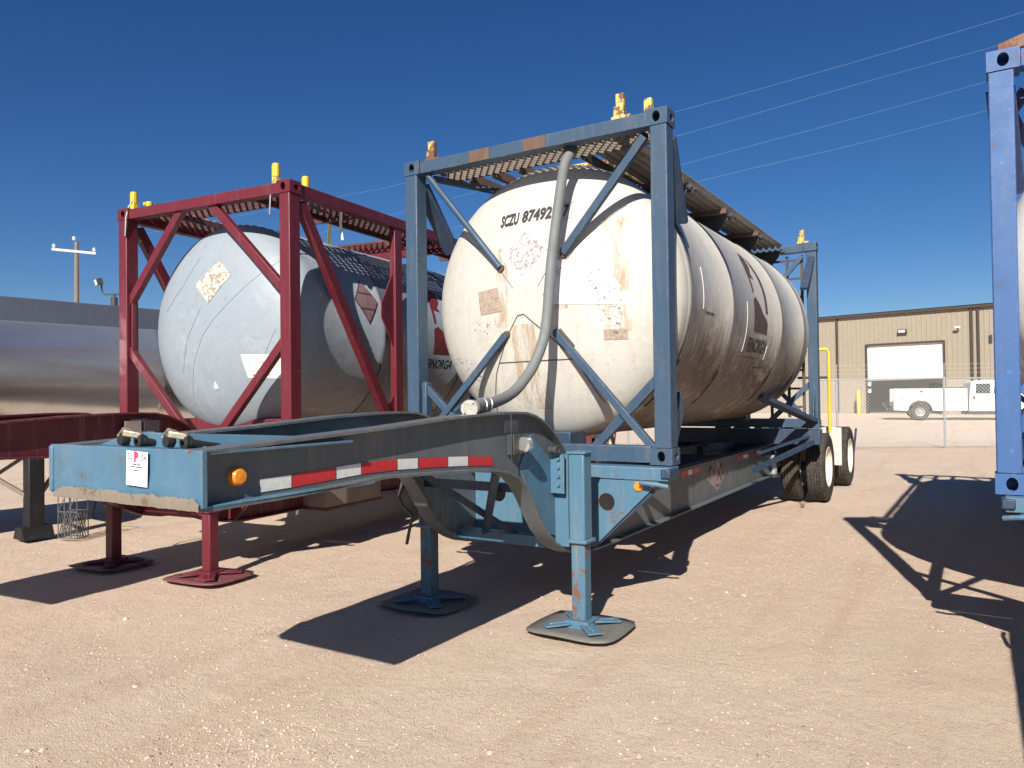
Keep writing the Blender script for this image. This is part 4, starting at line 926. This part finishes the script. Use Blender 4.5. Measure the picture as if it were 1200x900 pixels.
# ------------------------------------------------------------------ background: building, fence, truck, poles
def warehouse():
    th = radians(-14); root = empty('warehouse', (-2.37, 52.19, 0), th)
    WALL = plain('tan_ribbed_siding', (.30, .26, .195), .6, 0, .06, 3); TRIM = plain('dark_brown_trim', (.055, .04, .033), .6, 0, .1)
    x0, x1, H_, D_ = -22., 30., 6.85, 24.; dx0, dx1, dz = -2.38, 2.46, 4.72
    def wall(xa, xb, za, zb):
        n = int((xb-xa)/.30); pts = []
        for k in range(n):
            x = xa+(xb-xa)*k/n; s = (xb-xa)/n
            pts += [(x, 0), (x+s*.72, 0), (x+s*.79, -.035), (x+s*.92, -.035)]
        pts += [(xb, 0)]; m = len(pts)
        return [(p[0], p[1], z) for z in (za, zb) for p in pts], [(i, i+1, m+i+1, m+i) for i in range(m-1)]
    mb = MB()
    for a in ((x0, dx0, 0, H_), (dx1, x1, 0, H_), (dx0, dx1, dz, H_)):
        vs, fs = wall(*a); mb.add(vs, fs)
    mb.box(x0, dx0-.02, .02, .14, 0, H_); mb.box(dx1+.02, x1, .02, .14, 0, H_); mb.box(dx0-.02, dx1+.02, .02, .14, dz+.02, H_)
    mb.box(x0, x1, D_, D_+.1, 0, H_); mb.box(x0, x0+.1, .14, D_, 0, H_); mb.box(x1-.1, x1, .14, D_, 0, H_)
    mb.build('wall', WALL, root, smooth=False)
    MB().add([(x0-.2, -.3, H_+.14), (x1+.2, -.3, H_+.14), (x1+.2, D_/2, H_+1.1), (x0-.2, D_/2, H_+1.1), (x0-.2, D_+.3, H_+.14), (x1+.2, D_+.3, H_+.14)], [(0, 1, 2, 3), (3, 2, 5, 4)]).build('roof', TRIM, root, smooth=False)
    MB().box(x0-.2, x1+.2, -.25, -.04, H_-.06, H_+.12).build('gutter', TRIM, root)
    for x in (-4.4, 4.12, 4.50): MB().box(x-.06, x+.06, -.16, -.045, .1, H_-.06).build('downspout', TRIM, root)
    fr = MB(); fr.box(dx0-.1, dx0, -.07, .3, 0, dz+.1); fr.box(dx1, dx1+.1, -.07, .3, 0, dz+.1); fr.box(dx0, dx1, -.07, .3, dz, dz+.12); fr.build('door_frame', TRIM, root)
    mb = MB(); n = 26; zb = 2.36
    for k in range(n):
        z = zb+(dz-zb)*k/n; s = (dz-zb)/n; mb.box(dx0, dx1, .12-(.012 if k % 2 else 0), .16, z+.004, z+s)
    mb.box(dx0, dx1, .10, .17, zb-.05, zb+.003)
    mb.build('roller_door', WHITEP, root, smooth=False)
    MB().box(x0+.2, x1-.2, .3, D_-.1, .0, .03).build('floor_slab', plain('concrete', (.25, .24, .22), .9), root)
    MB().box(-1.2, 1.1, 9, 12, .03, 2.1).build('parked_equipment', DARK, root, bevel=.1)
    l = MB().prism([(-.30, 5.42), (.30, 5.42), (.24, 5.72), (-.24, 5.72)], 'Y', -.22, -.04).build('wall_lamp', DARK, root)
    MB().box(-.2, .2, -.235, -.222, 5.50, 5.66).build('lamp_lens', WHITEP, l)
    c = MB().bar((3.35, -.04, 5.45), (3.35, -.35, 5.6), .06, .06).build('wall_camera', DARK, root); MB().box(3.25, 3.55, -.42, -.3, 5.55, 5.66).build('camera_head', WHITEP, c)
    MB().box(5.08, 5.24, -.1, -.04, 4.5, 5.0).build('junction_box', DARK, root)
    mb = MB(); mb.box(-2.31, -2.10, -.1, -.072, 1.92, 2.2); mb.box(-2.31, -2.10, -.1, -.072, 1.45, 1.7); mb.build('door_sign', WHITEP, root)
    tag(root, 'tan metal warehouse with brown trim and a half open white roller door', 'warehouse')
    M_ = root.matrix_world
    for i, x in enumerate((-2.62, 2.72)):
        p = Matrix.Rotation(th, 4, 'Z') @ Vector((x, -1.0, 0))+Vector((-2.37, 52.19, 0))
        b = MB().lathe([(.11, 0), (.11, 1.55), (.09, 1.63), (.001, 1.66)], 16, (0, 0, 0), 'Z').build('bollard', YEL); b.location = p
        tag(b, 'yellow steel bollard at the left side of the white roller door' if i == 0 else 'yellow steel bollard behind the white truck, right of the roller door', 'bollard', 'yellow bollards guarding the roller door')
warehouse()

def truck():
    root = empty('service_truck', (-.73, 40.25, 0), radians(11))
    TW = paint('dusty_white_truck_paint', (.70, .69, .66), rust=0, fade=.1, dust=.3, rough=.35)
    w_ = 1.0   # half width; near side y=-1
    GL = plain('dark_truck_glass', (.03, .04, .05), .08, 0, .1); BK = plain('black_plastic', (.03, .03, .03), .6)
    yn, yf = 0, 2.0
    # service body with wheel arch
    import math as _m
    arch = [(.58*cos(a), .48+.58*sin(a)) for a in [pi*k/14 for k in range(15)]]
    poly = [(-1.27, .53), (-1.27, 1.69), (2.18, 1.66), (2.18, .5)]+[(p[0], max(.5, p[1])) for p in arch]
    mb = MB(); mb.prism(poly, 'Y', yn, yn+.45); mb.prism(poly, 'Y', yf-.45, yf); mb.box(-1.25, 2.16, yn+.45, yf-.45, .75, 1.0)
    body = mb.build('service_body', TW, root, bevel=.02)
    for a, b, z0, z1 in ((-1.2, -.72, .62, 1.6), (-.7, .7, 1.15, 1.6), (.74, 1.25, .62, 1.6), (1.3, 2.12, .62, 1.6)):
        pn = MB().box(a, b, yn-.014, yn-.001, z0, z1).build('locker_door', TW, body, bevel=.008)
        MB().box(b-.22, b-.12, yn-.03, yn-.015, 1.14 if z0 < 1 else 1.2, 1.2 if z0 < 1 else 1.26).build('latch', BK, pn)
    MB().tube([(.05+.0, yn-.02, 1.52), (.05, yn-.06, 1.52)], .06, 10).build('fuel_cap', BK, body)
    mb = MB(); mb.box(1.3, 2.1, .3, 1.2, 1.67, 1.73); mb.build('tool_rack', BK, root)
    # cab (crew)
    cab = [(2.25, .46), (2.28, 1.30), (2.36, 1.98), (2.6, 2.06), (4.5, 2.06), (5.15, 1.42), (6.2, 1.30), (6.3, 1.1), (6.3, .46)]
    arch2 = [(5.55+.52*cos(a), .46+.50*sin(a)) for a in [pi*k/12 for k in range(13)]]
    poly = cab[:-1]+[(6.3, .46)]+arch2
    MB().prism(poly, 'Y', yn+.04, yf-.04).build('cab', TW, root, bevel=.05)
    for a, b, c_, d_ in ((2.56, 3.22, 3.22, 2.52), (3.36, 4.10, 4.10, 3.36)):
        MB().prism([(a, 1.38), (b, 1.38), (c_, 1.90), (d_+.06, 1.90)], 'Y', yn+.028, yn+.038).build('side_window', GL, root)
    for x in (2.32, 3.30): 
        dr = MB().box(x, x+.93, yn+.026, yn+.0385, .6, 1.33).build('door', TW, root, bevel=.004); MB().box(x+.1, x+.22, yn, yn+.025, 1.12, 1.24).build('handle', BK, dr)
    MB().prism([(4.55, 1.98), (5.08, 1.46), (5.11, 1.46), (4.58, 1.99)], 'Y', yn+.2, yf-.2).build('windscreen', GL, root)
    MB().box(2.2, 5.0, yn+.2, yf-.2, .30, .46).build('frame', BK, root)
    MB().box(-1.5, 2.2, yn+.4, yf-.4, .48, .60).build('frame', BK, root)
    hb = MB(); hb.box(-1.45, -1.28, .1, 1.9, .62, .74); hb.bar((-1.45, 1, .62), (-1.75, 1, .85), .12, .1); hb.bar((-1.6, .5, .75), (-1.72, .5, 1.0), .07, .07); hb.build('hitch', BK, root)
    MB().prism([(-.50, .2), (-.50, .5), (-.47, .5), (-.47, .2)], 'Y', .05, .35).build('mud_flap', BK, root)
    for (x, y, s) in ((0, .02, 1), (5.55, .02, 1), (0, 1.98, -1), (5.55, 1.98, -1)):
        w0 = MB().lathe([(.06, y+s*.02), (.07, y), (.10, y+s*.02), (.001, y+s*.02)], 16, (x, 0, .45)).build('wheel', STEEL, root)
        MB().lathe([(.24, y+s*.03), (.30, y), (.40, y+s*.0), (.445, y+s*.04), (.45, y+s*.1), (.45, y+s*.22), (.42, y+s*.27), (.24, y+s*.25)], 36, (x, 0, .45)).build('tyre', TYRE, w0)
        MB().lathe([(.245, y+s*.03), (.235, y+s*.02), (.22, y+s*.08), (.12, y+s*.10), (.10, y+s*.04), (.001, y+s*.04)], 24, (x, 0, .45)).build('rim', plain('steel_rim', (.30, .30, .30), .4, .4), w0)
    tag(root, 'dusty white service truck with locker body parked before the roller door', 'truck')
truck()

def fence():
    th = radians(28); root = empty('chain_link_fence', (1.04, 18.86, 0), th)
    a, b, Hf = -14.5, 9.0, 1.93; WIRE = plain('galvanised_wire', (.48, .48, .46), .5, .5, .1)
    for k in range(-5, 4):
        x = .04+2.9*k
        if a <= x <= b: 
            ps = MB().tube([(x, 0, 0), (x, 0, Hf+.05)], .032, 10).build('post', STEEL, root)
            MB().tube([(x, 0, Hf+.05), (x, -.03, 2.35)], .012, 6).build('wire_arm', STEEL, ps)
    MB().tube([(a, 0, Hf), (b, 0, Hf)], .02, 8).build('top_rail', STEEL, root)
    mb = MB(); s = .095; r_ = .0026; n = int((b-a+Hf)/s)
    for k in range(n):
        for sg in (1, -1):
            x0_ = a-Hf+k*s if sg == 1 else a+k*s
            p0 = [x0_, 0.05]; p1 = [x0_+Hf, Hf] if sg == 1 else [x0_-Hf, Hf]
            # clip to a..b
            pts = []
            for t in (0, 1): pts.append((p0[0]+(p1[0]-p0[0])*t, p0[1]+(p1[1]-p0[1])*t))
            (xa, za), (xb, zb) = pts
            def cl(xa, za, xb, zb, lim, hi):
                if (xa > lim) == hi and (xb > lim) == hi: return None
                if (xa > lim) == hi: t = (lim-xa)/(xb-xa); xa, za = lim, za+(zb-za)*t
                elif (xb > lim) == hi: t = (lim-xa)/(xb-xa); xb, zb = lim, za+(zb-za)*t
                return xa, za, xb, zb
            q_ = cl(xa, za, xb, zb, a, False)
            if q_: q_ = cl(*q_, b, True)
            if not q_: continue
            xa, za, xb, zb = q_; dv = .004*sg
            mb.add([(xa, dv-r_, za-r_), (xa, dv+r_, za-r_), (xa, dv, za+r_*1.4), (xb, dv-r_, zb-r_), (xb, dv+r_, zb-r_), (xb, dv, zb+r_*1.4)], [(0, 1, 4, 3), (1, 2, 5, 4), (2, 0, 3, 5)])
    mb.build('wire_mesh', WIRE, root, smooth=False)
    for i, (y, z) in enumerate(((-.01, 2.08), (-.02, 2.2), (-.03, 2.32))):
        mb = MB().tube([(a, y, z), (b, y, z)], .004, 5); 
        mb.build('barbed_strand', WIRE, root)
    tag(root, 'galvanised chain link fence with barbed strands before the warehouse yard', 'fence')
fence()

def poles():
    WOOD = plain('weathered_pole_wood', (.20, .15, .11), .9, 0, .25, 6)
    root = empty('power_pole', (-58.95, 27.7, 0), 0)
    MB().tube([(0, 0, 0), (.05, 0, 14.2)], [.24, .15], 12).build('pole', WOOD, root)
    d = Vector((2.94, 1.82, -.38)).normalized()
    MB().bar(Vector((.05, -.2, 13.45))-d*1.75, Vector((.05, -.2, 13.45))+d*1.75, .14, .18).build('crossarm', plain('pale_crossarm', (.52, .53, .54), .6), root)
    for t in (-1.6, 0, 1.6):
        p = Vector((.05, -.2, 13.55))+d*t+(Vector((0, 0, .75)) if t == 0 else Vector((0, 0, 0)))
        MB().lathe([(.04, 0), (.13, .06), (.10, .14), (.15, .2), (.08, .32), (.001, .34)], 10, p, 'Z').build('insulator', plain('glass_insulator', (.6, .63, .66), .2), root)
    tag(root, 'wooden utility pole with a pale crossarm and three insulators', 'utility pole')
    root = empty('floodlight_pole', (-27.25, 12.03, 0))
    DG = plain('dark_green_steel', (.03, .05, .05), .5)
    MB().tube([(0, 0, 0), (0, 0, 5.7)], .13, 12).build('pole', DG, root)
    r_ = Vector((.851, .525, 0))
    MB().tube([(-r_*.5)+Vector((0, 0, 6.25)), (-r_*.5)+Vector((0, 0, 5.95)), (-r_*.4)+Vector((0, 0, 5.82)), (r_*.4)+Vector((0, 0, 5.82)), (r_*.5)+Vector((0, 0, 5.95)), (r_*.5)+Vector((0, 0, 6.3))], .035, 8).build('bracket', DG, root)
    MB().tube([(0, 0, 5.7), (0, 0, 5.82)], .05, 8).build('bracket', DG, root)
    for s, dz in ((-1, 0), (1, .12)):
        c = r_*(s*.55)+Vector((0, -.05, 6.32+dz)); f = Vector((-.3, -.9, -.3)).normalized()
        l = MB().bar(c-f*.1, c+f*.12, .34, .26).build('floodlight', DG, root, bevel=.02)
        MB().bar(c+f*.121, c+f*.135, .29, .21).build('lens', WHITEP, l)
    tag(root, 'dark floodlight pole with two lamps beyond the silver tanker', 'light pole')
poles()
def wires():
    WM = plain('sky_toned_conductor', (.20, .30, .44), .5, .2, .02)  # faintness painted in: wire colour set close to the sky's blue
    sets = [([(-88, 50.5, 22.2), (-51.19, 49.87, 21.64), (-43.12, 48.98, 21.34), (-16.46, 47.77, 22.08), (-5.77, 46.14, 22.06), (4.33, 42.97, 21.55), (24, 37, 20.8)], 'topmost thin power line crossing the sky'),
            ([(-75, 58.7, 20.36), (-45.8, 53.2, 20.12), (-16.34, 47.88, 20.34), (-4.5, 46.94, 21.01), (4.3, 42.98, 20.15), (24, 34.5, 18.5)], 'second power line from the top, crossing below the topmost one'),
            ([(-75, 58.7, 16.8), (-45.86, 53.2, 17.15), (-16.0, 48.12, 18.28), (-4.54, 46.95, 18.9), (4.27, 42.99, 18.43), (24, 34, 17.6)], 'third power line from the top, faint against the sky'),
            ([(-75, 58.7, 15.2), (-45.9, 53.24, 15.8), (-14.81, 48.87, 17.08), (-4.57, 46.96, 17.22), (4.24, 43.0, 16.81), (24, 35.2, 15.9)], 'lowest of the power lines, just above the roof of the white tank')]
    for pts, lab in sets:
        o = MB().tube(smooth_path(pts, 8), .008, 6).build('power_line', WM); tag(o, lab, 'power line', 'power lines crossing the sky')
wires()

def weed(x, y, lab):
    root = None; mb = MB()
    for k in range(46):
        a = random.random()*6.28; l = random.uniform(.03, .11); w_ = .0018; dx, dy = cos(a), sin(a); t = random.uniform(.3, 1.2)
        p = [(dx*.01, dy*.01, 0), (dx*l*t*.5, dy*l*t*.5, l*.7), (dx*l*t, dy*l*t, l*random.uniform(.5, 1.1))]
        mb.tube(p, [w_, w_*.8, w_*.3], 4, caps=False)
    o = mb.build('dry_weed', plain('dry_straw', (.22, .15, .08), .9, 0, .4, 60)); o.location = (x, y, 0); tag(o, lab, 'weed')
weed(-.25, 5.95, 'small dry brown weed on the sand before the double tyres')
